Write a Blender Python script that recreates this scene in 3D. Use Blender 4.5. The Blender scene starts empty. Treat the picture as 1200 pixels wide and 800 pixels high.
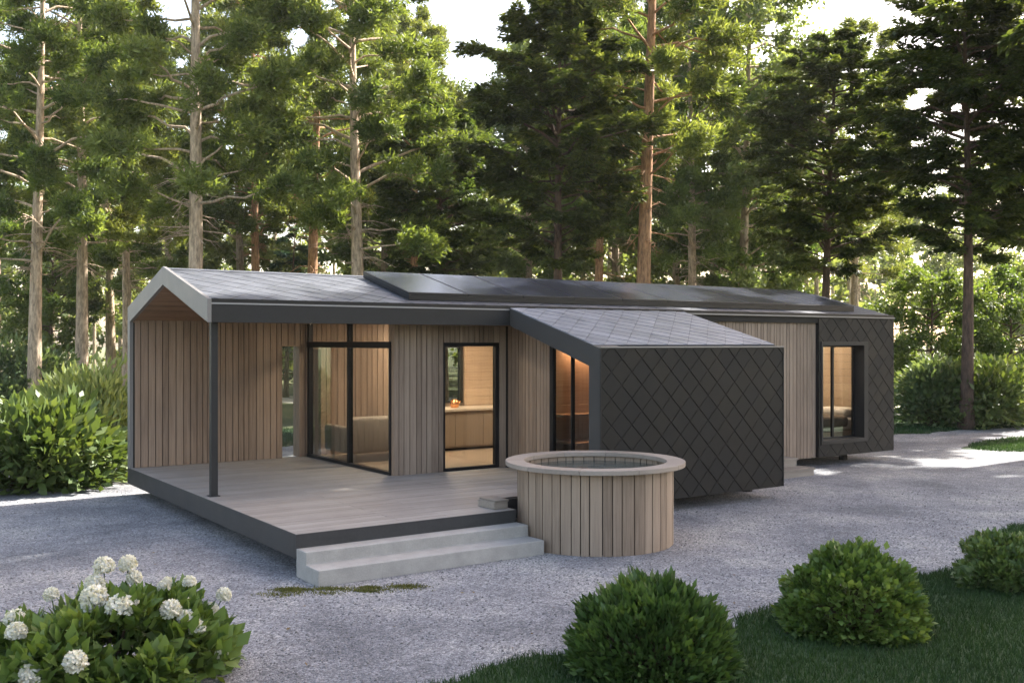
import bpy, bmesh, math, random
import numpy as np
from mathutils import Vector

R = math.radians
rng = np.random.default_rng(7)
random.seed(7)
scene = bpy.context.scene
COL = scene.collection

# ------------------------------------------------------------------ camera
CX, CY, CH = -4.19, -10.134, 2.47
YAW = R(55.547)
S_, C_ = math.sin(YAW), math.cos(YAW)
cam_d = bpy.data.cameras.new('camera'); cam = bpy.data.objects.new('camera', cam_d); COL.objects.link(cam)
cam_d.sensor_fit = 'HORIZONTAL'; cam_d.sensor_width = 36.0
cam_d.lens = 1191.679 / 1200 * 36.0
cam_d.shift_y = 1.311 / 1200
cam_d.clip_end = 3000; cam_d.clip_start = 0.05
cam.location = (CX, CY, CH)
cam.rotation_euler = (R(90), 0, math.atan2(-C_, S_))      # looks along (cos yaw, sin yaw)
scene.camera = cam

def ground_at(px, depth):
    """plan position that lies `depth` metres ahead of the viewpoint, px across a 1200 wide frame"""
    r = (px - 600) / 1191.679 * depth
    return (CX + r * S_ + depth * C_, CY - r * C_ + depth * S_)

def frame_xy(x, y):
    dx, dy = x - CX, y - CY
    d = dx * C_ + dy * S_
    r = dx * S_ - dy * C_
    return 600 + 1191.679 * r / np.maximum(d, 0.01), d

# ------------------------------------------------------------------ render settings, world, sun
scene.render.engine = 'CYCLES'
cy = scene.cycles
cy.use_denoising = True
try: cy.denoiser = 'OPENIMAGEDENOISE'
except Exception: pass
cy.max_bounces = 7; cy.diffuse_bounces = 3; cy.glossy_bounces = 3; cy.transmission_bounces = 4
cy.transparent_max_bounces = 12; cy.sample_clamp_indirect = 6.0
cy.caustics_reflective = False; cy.caustics_refractive = False
scene.view_settings.view_transform = 'Standard'
scene.view_settings.look = 'None'
scene.view_settings.gamma = 1.0
scene.view_settings.exposure = 2.08
scene.view_settings.use_curve_mapping = False

SUN_EL = R(42)
sr, sf = 0.80, 0.60                      # where the sun stands: to the right and ahead
sx, sy = sr * S_ + sf * C_, -sr * C_ + sf * S_
n_ = math.hypot(sx, sy); sx /= n_; sy /= n_
SUN = Vector((sx * math.cos(SUN_EL), sy * math.cos(SUN_EL), math.sin(SUN_EL)))
world = bpy.data.worlds.new('World'); scene.world = world
world.use_nodes = True
wn = world.node_tree
sky = wn.nodes.new('ShaderNodeTexSky'); sky.sky_type = 'NISHITA'; sky.sun_disc = False
sky.sun_elevation = SUN_EL; sky.sun_rotation = math.atan2(sx, sy)
sky.air_density = 1.0; sky.dust_density = 2.5; sky.ozone_density = 1.0
bg = wn.nodes['Background']; bg.inputs['Strength'].default_value = 0.14
wb = wn.nodes.new('ShaderNodeMix'); wb.data_type = 'RGBA'; wb.blend_type = 'MULTIPLY'      # white balance of the shade
wb.inputs[0].default_value = 1.0; wb.inputs[7].default_value = (1.19, 1.0, 0.84, 1)
wn.links.new(sky.outputs['Color'], wb.inputs[6]); wn.links.new(wb.outputs[2], bg.inputs['Color'])
sun_d = bpy.data.lights.new('sun', 'SUN'); sun = bpy.data.objects.new('sun', sun_d); COL.objects.link(sun)
sun_d.energy = 5.0; sun_d.angle = R(0.6); sun_d.color = (1.0, 0.955, 0.87)
sun.rotation_euler = SUN.to_track_quat('Z', 'Y').to_euler()

# ------------------------------------------------------------------ material helpers
def new_mat(name):
    m = bpy.data.materials.new(name); m.use_nodes = True
    nt = m.node_tree
    return m, nt, nt.nodes['Principled BSDF'], nt.nodes['Material Output']
def N(nt, kind, **kw):
    n = nt.nodes.new(kind)
    for k, v in kw.items():
        if k in n.inputs: n.inputs[k].default_value = v
        else: setattr(n, k, v)
    return n
def ramp(nt, stops, src=None):
    n = nt.nodes.new('ShaderNodeValToRGB'); e = n.color_ramp.elements
    while len(e) < len(stops): e.new(0.5)
    for i, (p, c) in enumerate(stops):
        e[i].position = p; e[i].color = (*c, 1) if len(c) == 3 else c
    if src is not None: nt.links.new(src, n.inputs[0])
    return n
def coords(nt, scale=(1, 1, 1)):
    tc = nt.nodes.new('ShaderNodeTexCoord'); mp = nt.nodes.new('ShaderNodeMapping')
    mp.inputs['Scale'].default_value = scale
    nt.links.new(tc.outputs['Object'], mp.inputs['Vector'])
    return mp.outputs['Vector']
def noise(nt, vec, scale, detail=4, rough=0.6):
    n = nt.nodes.new('ShaderNodeTexNoise'); n.inputs['Scale'].default_value = scale
    n.inputs['Detail'].default_value = detail; n.inputs['Roughness'].default_value = rough
    nt.links.new(vec, n.inputs['Vector']); return n.outputs['Fac']
def math_n(nt, op, a, b):
    n = nt.nodes.new('ShaderNodeMath'); n.operation = op
    for i, v in enumerate((a, b)):
        if isinstance(v, (int, float)): n.inputs[i].default_value = v
        else: nt.links.new(v, n.inputs[i])
    return n.outputs[0]
def bump(nt, h, strength, dist, bsdf):
    b = nt.nodes.new('ShaderNodeBump'); b.inputs['Strength'].default_value = strength; b.inputs['Distance'].default_value = dist
    nt.links.new(h, b.inputs['Height']); nt.links.new(b.outputs['Normal'], bsdf.inputs['Normal']); return b
def mixc(nt, fac, a, b, mode='MIX'):
    n = nt.nodes.new('ShaderNodeMix'); n.data_type = 'RGBA'; n.blend_type = mode
    for s, v in ((n.inputs[0], fac), (n.inputs[6], a), (n.inputs[7], b)):
        if isinstance(v, (int, float)): s.default_value = v
        elif isinstance(v, tuple): s.default_value = (*v, 1)
        else: nt.links.new(v, s)
    return n.outputs[2]

def wood(name, dark, mid, light, axis='Z', rough=0.65, grain=1.0, spread=1.0):
    m, nt, b, _ = new_mat(name)
    sc = {'Z': (26, 26, 0.9), 'X': (0.9, 26, 26), 'Y': (26, 0.9, 26)}[axis]
    g = nt.nodes.new('ShaderNodeNewGeometry')
    isl = g.outputs['Random Per Island']
    off = math_n(nt, 'MULTIPLY', isl, 37.0)
    tc = nt.nodes.new('ShaderNodeTexCoord'); mp = nt.nodes.new('ShaderNodeMapping'); mp.inputs['Scale'].default_value = sc
    add = nt.nodes.new('ShaderNodeVectorMath'); add.operation = 'ADD'
    nt.links.new(tc.outputs['Object'], add.inputs[0]); nt.links.new(off, add.inputs[1])
    nt.links.new(add.outputs[0], mp.inputs['Vector'])
    gr = noise(nt, mp.outputs['Vector'], 1.6, 6, 0.7)
    big = noise(nt, coords(nt, (1.2, 1.2, 0.6)), 1.4, 3)
    v = math_n(nt, 'ADD', math_n(nt, 'MULTIPLY', gr, 0.75 * grain), math_n(nt, 'MULTIPLY', isl, 0.38 * spread))
    v = math_n(nt, 'ADD', v, math_n(nt, 'MULTIPLY', math_n(nt, 'SUBTRACT', big, 0.5), 0.35))
    r = ramp(nt, [(0.22, dark), (0.52, mid), (0.85, light)], v)
    nt.links.new(r.outputs[0], b.inputs['Base Color'])
    b.inputs['Roughness'].default_value = rough
    bump(nt, gr, 0.35, 0.004, b)
    return m

def plain(name, col, rough=0.5, metal=0.0, var=0.25, scale=3.0, bmp=0.05):
    m, nt, b, _ = new_mat(name)
    v = coords(nt); a = noise(nt, v, scale, 5, 0.65); f = noise(nt, v, scale * 14, 3)
    t = math_n(nt, 'ADD', math_n(nt, 'MULTIPLY', a, 0.7), math_n(nt, 'MULTIPLY', f, 0.3))
    lo = tuple(c * (1 - var) for c in col); hi = tuple(min(1, c * (1 + var)) for c in col)
    r = ramp(nt, [(0.3, lo), (0.7, hi)], t)
    nt.links.new(r.outputs[0], b.inputs['Base Color'])
    rr = ramp(nt, [(0.3, (rough * 0.85,) * 3), (0.7, (min(1, rough * 1.15),) * 3)], a)
    nt.links.new(rr.outputs[0], b.inputs['Roughness']); b.inputs['Metallic'].default_value = metal
    bump(nt, f, bmp, 0.01, b)
    return m

def tiles(name, col, rough, spread=0.5):
    m, nt, b, _ = new_mat(name)
    g = nt.nodes.new('ShaderNodeNewGeometry')
    v = coords(nt); a = noise(nt, v, 2.0, 5); f = noise(nt, v, 60, 4)
    t = math_n(nt, 'ADD', math_n(nt, 'MULTIPLY', g.outputs['Random Per Island'], spread), math_n(nt, 'MULTIPLY', a, 1 - spread))
    r = ramp(nt, [(0.1, tuple(c * 0.6 for c in col)), (0.9, tuple(c * 1.5 for c in col))], t)
    nt.links.new(r.outputs[0], b.inputs['Base Color'])
    rr = ramp(nt, [(0.2, (rough * 0.8,) * 3), (0.8, (rough * 1.2,) * 3)], t)
    nt.links.new(rr.outputs[0], b.inputs['Roughness'])
    bump(nt, f, 0.15, 0.006, b)
    return m

def leaf(name, dark, mid, light, trans=0.42, gloss=0.35):
    m, nt, b, out = new_mat(name)
    at = nt.nodes.new('ShaderNodeAttribute'); at.attribute_name = 'tone'
    g = nt.nodes.new('ShaderNodeNewGeometry')
    oi = nt.nodes.new('ShaderNodeObjectInfo')
    t = math_n(nt, 'ADD', math_n(nt, 'MULTIPLY', at.outputs['Fac'], 0.6), math_n(nt, 'MULTIPLY', g.outputs['Random Per Island'], 0.4))
    r = ramp(nt, [(0.12, dark), (0.5, mid), (0.9, light)], t)
    hs = nt.nodes.new('ShaderNodeHueSaturation')
    nt.links.new(math_n(nt, 'ADD', 0.48, math_n(nt, 'MULTIPLY', oi.outputs['Random'], 0.035)), hs.inputs['Hue'])
    nt.links.new(r.outputs[0], hs.inputs['Color'])
    nt.links.new(hs.outputs[0], b.inputs['Base Color'])
    b.inputs['Roughness'].default_value = 0.5; b.inputs['Specular IOR Level'].default_value = gloss
    tr = nt.nodes.new('ShaderNodeBsdfTranslucent')
    tcol = mixc(nt, 1.0, hs.outputs[0], (1.35, 1.25, 0.55), 'MULTIPLY')
    nt.links.new(tcol, tr.inputs['Color'])
    mx = nt.nodes.new('ShaderNodeMixShader'); mx.inputs[0].default_value = trans
    nt.links.new(b.outputs[0], mx.inputs[1]); nt.links.new(tr.outputs[0], mx.inputs[2])
    nt.links.new(mx.outputs[0], out.inputs['Surface'])
    return m

def glass(name, tint=(0.86, 0.9, 0.9), refl=1.0):
    m, nt, b, out = new_mat(name); nt.nodes.remove(b)
    t = nt.nodes.new('ShaderNodeBsdfTransparent'); t.inputs['Color'].default_value = (*tint, 1)
    gl = nt.nodes.new('ShaderNodeBsdfGlossy'); gl.inputs['Roughness'].default_value = 0.01
    fr = nt.nodes.new('ShaderNodeFresnel'); ge = nt.nodes.new('ShaderNodeNewGeometry')
    nt.links.new(math_n(nt, 'SUBTRACT', 1.5, math_n(nt, 'MULTIPLY', ge.outputs['Backfacing'], 1.5 - 1 / 1.5)), fr.inputs['IOR'])
    mx = nt.nodes.new('ShaderNodeMixShader')
    nt.links.new(math_n(nt, 'MULTIPLY', fr.outputs[0], 2.1 * refl), mx.inputs[0])
    nt.links.new(t.outputs[0], mx.inputs[1]); nt.links.new(gl.outputs[0], mx.inputs[2])
    nt.links.new(mx.outputs[0], out.inputs['Surface'])
    return m

def glow(name, col, strength):
    m, nt, b, _ = new_mat(name)
    b.inputs['Base Color'].default_value = (*col, 1)
    b.inputs['Emission Color'].default_value = (*col, 1); b.inputs['Emission Strength'].default_value = strength
    return m

M = {}
M['wood_skylit'] = wood('skylit_cladding', (0.10, 0.07, 0.051), (0.24, 0.18, 0.136), (0.355, 0.283, 0.22), spread=0.6)  # cladding facing the sky: the grey skylight is mixed into its colour
M['wood_shade'] = wood('shaded_cladding', (0.12, 0.08, 0.056), (0.245, 0.172, 0.124), (0.36, 0.265, 0.195), spread=0.55)  # same cladding, browner: the porch's warm shade is mixed into its colour
M['wood_in'] = wood('interior_panelling', (0.33, 0.225, 0.145), (0.47, 0.345, 0.235), (0.57, 0.44, 0.315), 'X', spread=0.5)
M['wood_inv'] = wood('interior_boards', (0.3, 0.19, 0.11), (0.44, 0.30, 0.19), (0.55, 0.40, 0.27), 'Z', spread=0.5)
M['ceil'] = wood('ceiling_boards', (0.11, 0.06, 0.032), (0.23, 0.135, 0.078), (0.33, 0.205, 0.125), 'X', spread=0.5)
M['deck'] = wood('deck_boards', (0.20, 0.182, 0.165), (0.295, 0.276, 0.256), (0.375, 0.356, 0.332), 'X', rough=0.55, spread=0.45, grain=0.7)
M['tub'] = wood('tub_staves', (0.115, 0.082, 0.057), (0.25, 0.188, 0.138), (0.355, 0.28, 0.213), spread=0.7)
M['tubrim'] = wood('tub_rim_wood', (0.22, 0.185, 0.155), (0.31, 0.27, 0.232), (0.38, 0.335, 0.295), 'X', spread=0.4, grain=0.6)
M['step_wood'] = wood('step_boards', (0.10, 0.085, 0.07), (0.20, 0.172, 0.145), (0.28, 0.245, 0.21), 'X')
M['floor_in'] = wood('interior_floor', (0.14, 0.1, 0.07), (0.24, 0.18, 0.13), (0.32, 0.25, 0.19), 'X', rough=0.35)
M['steel'] = plain('anthracite_steel', (0.022, 0.022, 0.0225), 0.5, var=0.18)
M['rimsteel'] = plain('terrace_edge_steel', (0.042, 0.042, 0.043), 0.55, var=0.25, scale=2.2)
M['grey'] = plain('grey_trim', (0.155, 0.149, 0.145), 0.5, var=0.08)
M['midgrey'] = plain('bay_frame_grey', (0.05, 0.049, 0.049), 0.5, var=0.12)
M['black'] = plain('black_metal', (0.012, 0.012, 0.013), 0.4)
for k_ in ('steel', 'rimsteel', 'black', 'midgrey'): M[k_].node_tree.nodes['Principled BSDF'].inputs['Specular IOR Level'].default_value = 0.22
M['light_lip'] = plain('gutter_lip_metal', (0.22, 0.22, 0.23), 0.4, 0.3, var=0.08)
M['slate'] = tiles('slate_shingles', (0.0085, 0.009, 0.0092), 0.55, 0.35)
M['slate'].node_tree.nodes['Principled BSDF'].inputs['Specular IOR Level'].default_value = 0.2
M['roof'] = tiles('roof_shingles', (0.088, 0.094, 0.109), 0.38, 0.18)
M['roof_sheen'] = tiles('sky_sheen_shingles', (0.185, 0.198, 0.232), 0.34, 0.18)  # roof shingles lightened for the bay, sky reflection put into the colour
M['core'] = plain('dark_core', (0.018, 0.016, 0.014), 0.9)
M['concrete'] = plain('step_concrete', (0.30, 0.293, 0.276), 0.75, var=0.24, scale=5, bmp=0.15)
M['glass'] = glass('window_glass', (0.80, 0.82, 0.80))
M['glass_dark'] = glass('bay_glass', (0.7, 0.66, 0.62), 1.2)
M['lamp'] = glow('ceiling_lamp_glow', (1.0, 0.80, 0.60), 34.0)
M['lamp_soft'] = glow('sauna_lamp_glow', (1.0, 0.58, 0.32), 9.0)
M['fabric'] = plain('grey_upholstery', (0.25, 0.215, 0.18), 0.9, var=0.12, scale=30)
M['linen'] = plain('white_linen', (0.66, 0.6, 0.54), 0.9, var=0.06, scale=8)
M['blanket'] = plain('brown_blanket', (0.13, 0.095, 0.07), 0.95, var=0.2, scale=20)
M['counter'] = plain('counter_top', (0.46, 0.39, 0.31), 0.4, var=0.12)
M['cabinet'] = plain('cabinet_front', (0.22, 0.172, 0.13), 0.45, var=0.06)
M['ceramic'] = plain('pale_ceramic', (0.7, 0.64, 0.54), 0.4, var=0.05)
M['copper'] = plain('copper_metal', (0.72, 0.34, 0.15), 0.25, 0.9, var=0.15)

# solar cells
m, nt, b, _ = new_mat('solar_cells')
v = coords(nt)
sep = nt.nodes.new('ShaderNodeSeparateXYZ'); nt.links.new(v, sep.inputs[0])
def linegrid(ax, pitch, w):
    f = math_n(nt, 'FRACT', math_n(nt, 'DIVIDE', ax, pitch), 0.0)
    return math_n(nt, 'LESS_THAN', f, w)
gl = math_n(nt, 'MAXIMUM', linegrid(sep.outputs[0], 0.175, 0.035), linegrid(sep.outputs[1], 0.175, 0.035))
a = noise(nt, v, 3.0, 4)
c0 = ramp(nt, [(0.3, (0.016, 0.019, 0.030)), (0.7, (0.032, 0.037, 0.056))], a)
nt.links.new(mixc(nt, gl, c0.outputs[0], (0.06, 0.065, 0.08)), b.inputs['Base Color'])
b.inputs['Roughness'].default_value = 0.2; b.inputs['Specular IOR Level'].default_value = 0.5
bump(nt, noise(nt, v, 9, 3), 0.05, 0.01, b)
M['solar'] = m

# bath water
m, nt, b, _ = new_mat('bath_water')
b.inputs['Base Color'].default_value = (0.035, 0.05, 0.05, 1); b.inputs['Roughness'].default_value = 0.05
b.inputs['IOR'].default_value = 1.33
v = coords(nt); bump(nt, noise(nt, v, 7, 3), 0.22, 0.05, b)
M['water'] = m

# gravel: fine grey stones, broad patches from cool dark to warm pale
m, nt, b, _ = new_mat('grey_gravel')
v = coords(nt)
vor = nt.nodes.new('ShaderNodeTexVoronoi'); vor.inputs['Scale'].default_value = 58; nt.links.new(v, vor.inputs['Vector'])
vor2 = nt.nodes.new('ShaderNodeTexVoronoi'); vor2.inputs['Scale'].default_value = 130; nt.links.new(v, vor2.inputs['Vector'])
sepc = nt.nodes.new('ShaderNodeSeparateColor'); nt.links.new(vor.outputs['Color'], sepc.inputs[0])
sepc2 = nt.nodes.new('ShaderNodeSeparateColor'); nt.links.new(vor2.outputs['Color'], sepc2.inputs[0])
st = math_n(nt, 'ADD', math_n(nt, 'MULTIPLY', sepc.outputs[0], 0.65), math_n(nt, 'MULTIPLY', sepc2.outputs[1], 0.35))
cg = ramp(nt, [(0.1, (0.10, 0.103, 0.112)), (0.5, (0.205, 0.212, 0.23)), (0.92, (0.42, 0.42, 0.43))], st)
big = noise(nt, v, 0.55, 5, 0.6)
pt = ramp(nt, [(0.36, (0.60, 0.61, 0.65)), (0.5, (0.98, 0.98, 1.0)), (0.64, (1.4, 1.36, 1.28))], big)
fine = ramp(nt, [(0.3, (0.82,) * 3), (0.7, (1.18,) * 3)], noise(nt, v, 5.0, 6, 0.7))
col = mixc(nt, 1.0, mixc(nt, 1.0, cg.outputs[0], pt.outputs[0], 'MULTIPLY'), fine.outputs[0], 'MULTIPLY')
nt.links.new(col, b.inputs['Base Color']); b.inputs['Roughness'].default_value = 0.85
h = math_n(nt, 'ADD', math_n(nt, 'MULTIPLY', vor.outputs['Distance'], -1.0), math_n(nt, 'MULTIPLY', vor2.outputs['Distance'], -0.4))
bump(nt, h, 0.8, 0.02, b)
M['gravel'] = m
M['pebble'] = tiles('gravel_stone', (0.17, 0.172, 0.182), 0.8, 0.9)

def soil(name, stops, s1, s2):
    m, nt, b, _ = new_mat(name)
    v = coords(nt)
    t = math_n(nt, 'ADD', math_n(nt, 'MULTIPLY', noise(nt, v, s1, 6, 0.65), 0.55), math_n(nt, 'MULTIPLY', noise(nt, v, s2, 5, 0.7), 0.45))
    r = ramp(nt, stops, t); nt.links.new(r.outputs[0], b.inputs['Base Color'])
    b.inputs['Roughness'].default_value = 0.9; bump(nt, noise(nt, v, s2, 5), 0.6, 0.06, b)
    return m
M['lawn'] = soil('lawn_ground', [(0.3, (0.012, 0.03, 0.010)), (0.5, (0.025, 0.055, 0.016)), (0.7, (0.04, 0.075, 0.022))], 0.7, 14)
M['forest'] = soil('forest_floor', [(0.3, (0.045, 0.05, 0.02)), (0.5, (0.09, 0.10, 0.035)), (0.7, (0.16, 0.15, 0.07))], 0.25, 6)
M['sand'] = soil('pale_track', [(0.3, (0.46, 0.41, 0.34)), (0.7, (0.66, 0.6, 0.51))], 0.6, 9)

# bark: grey brown at the foot, orange higher up as on a pine
def bark(name, low, high, z0, z1):
    m, nt, b, _ = new_mat(name)
    tc = nt.nodes.new('ShaderNodeTexCoord'); sp = nt.nodes.new('ShaderNodeSeparateXYZ'); nt.links.new(tc.outputs['Object'], sp.inputs[0])
    v = coords(nt, (9, 9, 2.2)); a = noise(nt, v, 1.5, 6, 0.7)
    zz = math_n(nt, 'ADD', sp.outputs[2], math_n(nt, 'MULTIPLY', a, 3.0))
    mr = nt.nodes.new('ShaderNodeMapRange'); mr.inputs[1].default_value = z0; mr.inputs[2].default_value = z1
    nt.links.new(zz, mr.inputs[0])
    c = mixc(nt, mr.outputs[0], low, high)
    k = ramp(nt, [(0.35, (0.45,) * 3), (0.65, (1.35,) * 3)], a)
    nt.links.new(mixc(nt, 1.0, c, k.outputs[0], 'MULTIPLY'), b.inputs['Base Color'])
    b.inputs['Roughness'].default_value = 0.9; bump(nt, a, 0.9, 0.05, b)
    return m
M['bark_pine'] = bark('pine_bark', (0.24, 0.16, 0.11), (0.42, 0.23, 0.12), 2.0, 7.0)
M['bark_dark'] = bark('dark_bark', (0.085, 0.055, 0.042), (0.12, 0.075, 0.05), 1.0, 8.0)
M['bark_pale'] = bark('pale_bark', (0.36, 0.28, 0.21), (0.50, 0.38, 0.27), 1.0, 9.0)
M['dead'] = plain('dead_twigs', (0.26, 0.24, 0.215), 0.9, var=0.3)

M['lf_pine'] = leaf('pine_needles', (0.056, 0.09, 0.026), (0.13, 0.18, 0.05), (0.23, 0.29, 0.09), 0.52)
M['lf_dark'] = leaf('dark_conifer_needles', (0.028, 0.047, 0.016), (0.068, 0.10, 0.028), (0.16, 0.20, 0.052), 0.52)
M['lf_fir'] = leaf('blue_green_needles', (0.025, 0.055, 0.042), (0.045, 0.09, 0.065), (0.08, 0.135, 0.085))
M['lf_bright'] = leaf('broad_leaves', (0.05, 0.09, 0.022), (0.09, 0.145, 0.035), (0.16, 0.22, 0.06), 0.5)
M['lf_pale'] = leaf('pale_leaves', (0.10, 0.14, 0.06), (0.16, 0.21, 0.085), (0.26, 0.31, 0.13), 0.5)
M['lf_shrub'] = leaf('shrub_leaves', (0.04, 0.078, 0.022), (0.08, 0.135, 0.038), (0.15, 0.21, 0.065), 0.3, 0.5)
M['lf_box'] = leaf('box_leaves', (0.03, 0.06, 0.015), (0.06, 0.11, 0.025), (0.13, 0.19, 0.05), 0.28, 0.5)
M['lf_boxb'] = leaf('bright_box_leaves', (0.045, 0.085, 0.018), (0.10, 0.165, 0.035), (0.20, 0.27, 0.07), 0.3, 0.5)
M['lf_sage'] = leaf('sage_shrub_leaves', (0.065, 0.105, 0.05), (0.11, 0.165, 0.08), (0.18, 0.24, 0.12), 0.4)
M['plume'] = leaf('pale_plume_leaves', (0.14, 0.19, 0.07), (0.22, 0.28, 0.11), (0.34, 0.40, 0.20), 0.45)
M['grass'] = leaf('grass_blades', (0.014, 0.036, 0.010), (0.026, 0.062, 0.016), (0.05, 0.10, 0.026), 0.3)
M['moss'] = leaf('moss_tufts', (0.05, 0.06, 0.015), (0.11, 0.12, 0.03), (0.2, 0.2, 0.05), 0.3)
M['litter'] = leaf('dry_leaves', (0.07, 0.05, 0.025), (0.14, 0.095, 0.04), (0.2, 0.16, 0.06), 0.2)
M['petal'] = leaf('white_petals', (0.62, 0.62, 0.60), (0.74, 0.74, 0.72), (0.82, 0.82, 0.80), 0.25)

# ------------------------------------------------------------------ object helpers
def tag(o, label=None, cat=None, group=None, kind=None):
    if label: o['label'] = label
    if cat: o['category'] = cat
    if group: o['group'] = group
    if kind: o['kind'] = kind
    return o
def empty(name, loc, label, cat, group=None):
    o = bpy.data.objects.new(name, None); COL.objects.link(o); o.location = loc
    o.empty_display_size = 0.3
    return tag(o, label, cat, group)
def np_mesh(name, V, F, mat=None, tone=None, smooth=False):
    """V (n,3), F (m,k) all faces with k corners"""
    V = np.asarray(V, dtype=np.float32); F = np.asarray(F, dtype=np.int32)
    me = bpy.data.meshes.new(name); k = F.shape[1]
    me.vertices.add(len(V)); me.vertices.foreach_set('co', V.ravel())
    me.loops.add(F.size); me.loops.foreach_set('vertex_index', F.ravel())
    me.polygons.add(len(F)); me.polygons.foreach_set('loop_start', np.arange(0, F.size, k, dtype=np.int32))
    me.polygons.foreach_set('loop_total', np.full(len(F), k, dtype=np.int32))
    if smooth: me.polygons.foreach_set('use_smooth', np.ones(len(F), dtype=bool))
    me.update(calc_edges=True)
    if tone is not None:
        a = me.attributes.new('tone', 'FLOAT', 'FACE'); a.data.foreach_set('value', np.asarray(tone, dtype=np.float32))
    if mat: me.materials.append(mat)
    return me
def link(name, me, parent=None, loc=(0, 0, 0)):
    o = bpy.data.objects.new(name, me); COL.objects.link(o); o.location = loc
    if parent: o.parent = parent
    return o

class MB:
    """collects solid shapes and links them as one mesh object"""
    def __init__(s): s.v = []; s.f = []
    def add(s, vs, fs):
        n = len(s.v); s.v += [tuple(map(float, p)) for p in vs]; s.f += [tuple(i + n for i in f) for f in fs]; return s
    def box(s, x0, x1, y0, y1, z0, z1):
        return s.add([(x0, y0, z0), (x1, y0, z0), (x1, y1, z0), (x0, y1, z0), (x0, y0, z1), (x1, y0, z1), (x1, y1, z1), (x0, y1, z1)],
                     [(0, 3, 2, 1), (4, 5, 6, 7), (0, 1, 5, 4), (1, 2, 6, 5), (2, 3, 7, 6), (3, 0, 4, 7)])
    def prism(s, poly, a, b, axis):
        """poly in the two other axes in order, extruded along axis from a to b"""
        def p(q, t):
            return {'X': (t, q[0], q[1]), 'Y': (q[0], t, q[1]), 'Z': (q[0], q[1], t)}[axis]
        n = len(poly)
        vs = [p(q, a) for q in poly] + [p(q, b) for q in poly]
        fs = [tuple(range(n))[::-1], tuple(range(n, 2 * n))] + [(i, (i + 1) % n, n + (i + 1) % n, n + i) for i in range(n)]
        return s.add(vs, fs)
    def slab(s, a, b, c, d, t):
        """four corners of a top face and thickness t straight down"""
        top = [a, b, c, d]; bot = [(p[0], p[1], p[2] - t) for p in top]
        return s.add(top + bot, [(0, 1, 2, 3), (7, 6, 5, 4), (0, 4, 5, 1), (1, 5, 6, 2), (2, 6, 7, 3), (3, 7, 4, 0)])
    def tube(s, pts, radii, n=10, cap=True):
        pts = [Vector(p) for p in pts]; base = len(s.v)
        up = Vector((0.13, 0.21, 1)).normalized()
        for i, p in enumerate(pts):
            d = (pts[min(i + 1, len(pts) - 1)] - pts[max(i - 1, 0)]).normalized()
            a = d.cross(up)
            if a.length < 1e-3: a = d.cross(Vector((1, 0, 0)))
            a.normalize(); b = d.cross(a)
            for k in range(n):
                t = 2 * math.pi * k / n
                s.v.append(tuple(p + (a * math.cos(t) + b * math.sin(t)) * radii[i]))
        for i in range(len(pts) - 1):
            for k in range(n):
                s.f.append((base + i * n + k, base + i * n + (k + 1) % n, base + (i + 1) * n + (k + 1) % n, base + (i + 1) * n + k))
        if cap:
            s.f.append(tuple(base + k for k in range(n))[::-1]); s.f.append(tuple(base + (len(pts) - 1) * n + k for k in range(n)))
        return s
    def mesh(s, name, mat, smooth=False, bevel=0):
        me = bpy.data.meshes.new(name); me.from_pydata(s.v, [], s.f)
        bm = bmesh.new(); bm.from_mesh(me); bmesh.ops.recalc_face_normals(bm, faces=bm.faces); bm.to_mesh(me); bm.free()
        if smooth:
            for p in me.polygons: p.use_smooth = True
        me.materials.append(mat); return me
    def obj(s, name, mat, parent=None, smooth=False, bevel=0):
        o = link(name, s.mesh(name, mat, smooth), parent)
        if bevel:
            md = o.modifiers.new('bevel', 'BEVEL'); md.width = bevel; md.segments = 2; md.limit_method = 'ANGLE'; md.angle_limit = R(40)
        return o

def boards(axis, pos, out, u0, u1, z0, z1, openings=(), wmin=0.07, wmax=0.13, th=0.026, gap=0.012, seed=0):
    """vertical cladding boards; axis 'Y' = wall in the plane y=pos running along X. out = -1 / +1 the side it faces. z1 may be a function of u"""
    rr = random.Random(seed); mb = MB(); edges = [u0]
    cuts = sorted({u0, u1, *[o[0] for o in openings], *[o[1] for o in openings]})
    cuts = [c for c in cuts if u0 <= c <= u1]
    for a, b in zip(cuts[:-1], cuts[1:]):
        n = max(1, round((b - a) / ((wmin + wmax) / 2)))
        ws = [rr.uniform(wmin, wmax) for _ in range(n)]; k = (b - a) / sum(ws); u = a
        for w in ws:
            w *= k; ua, ub = u + gap / 2, u + w - gap / 2; u += w
            t = th + rr.uniform(-0.003, 0.003)
            zt0 = z1(ua) if callable(z1) else z1; zt1 = z1(ub) if callable(z1) else z1
            spans = [(z0, None)]
            for o in openings:
                if o[0] - 1e-4 <= ua and ub <= o[1] + 1e-4: spans = [(z0, o[2])] * (o[2] > z0 + 0.02) + [(o[3], None)]
            for s0, s1 in spans:
                ta, tb = (zt0, zt1) if s1 is None else (s1, s1)
                if min(ta, tb) <= s0 + 0.01: continue
                p0, p1 = pos, pos + out * t
                def P(uu, pp, z): return (uu, pp, z) if axis == 'Y' else (pp, uu, z)
                mb.add([P(ua, p0, s0), P(ub, p0, s0), P(ub, p1, s0), P(ua, p1, s0), P(ua, p0, ta), P(ub, p0, tb), P(ub, p1, tb), P(ua, p1, ta)],
                       [(0, 3, 2, 1), (4, 5, 6, 7), (0, 1, 5, 4), (1, 2, 6, 5), (2, 3, 7, 6), (3, 0, 4, 7)])
    return mb

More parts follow.
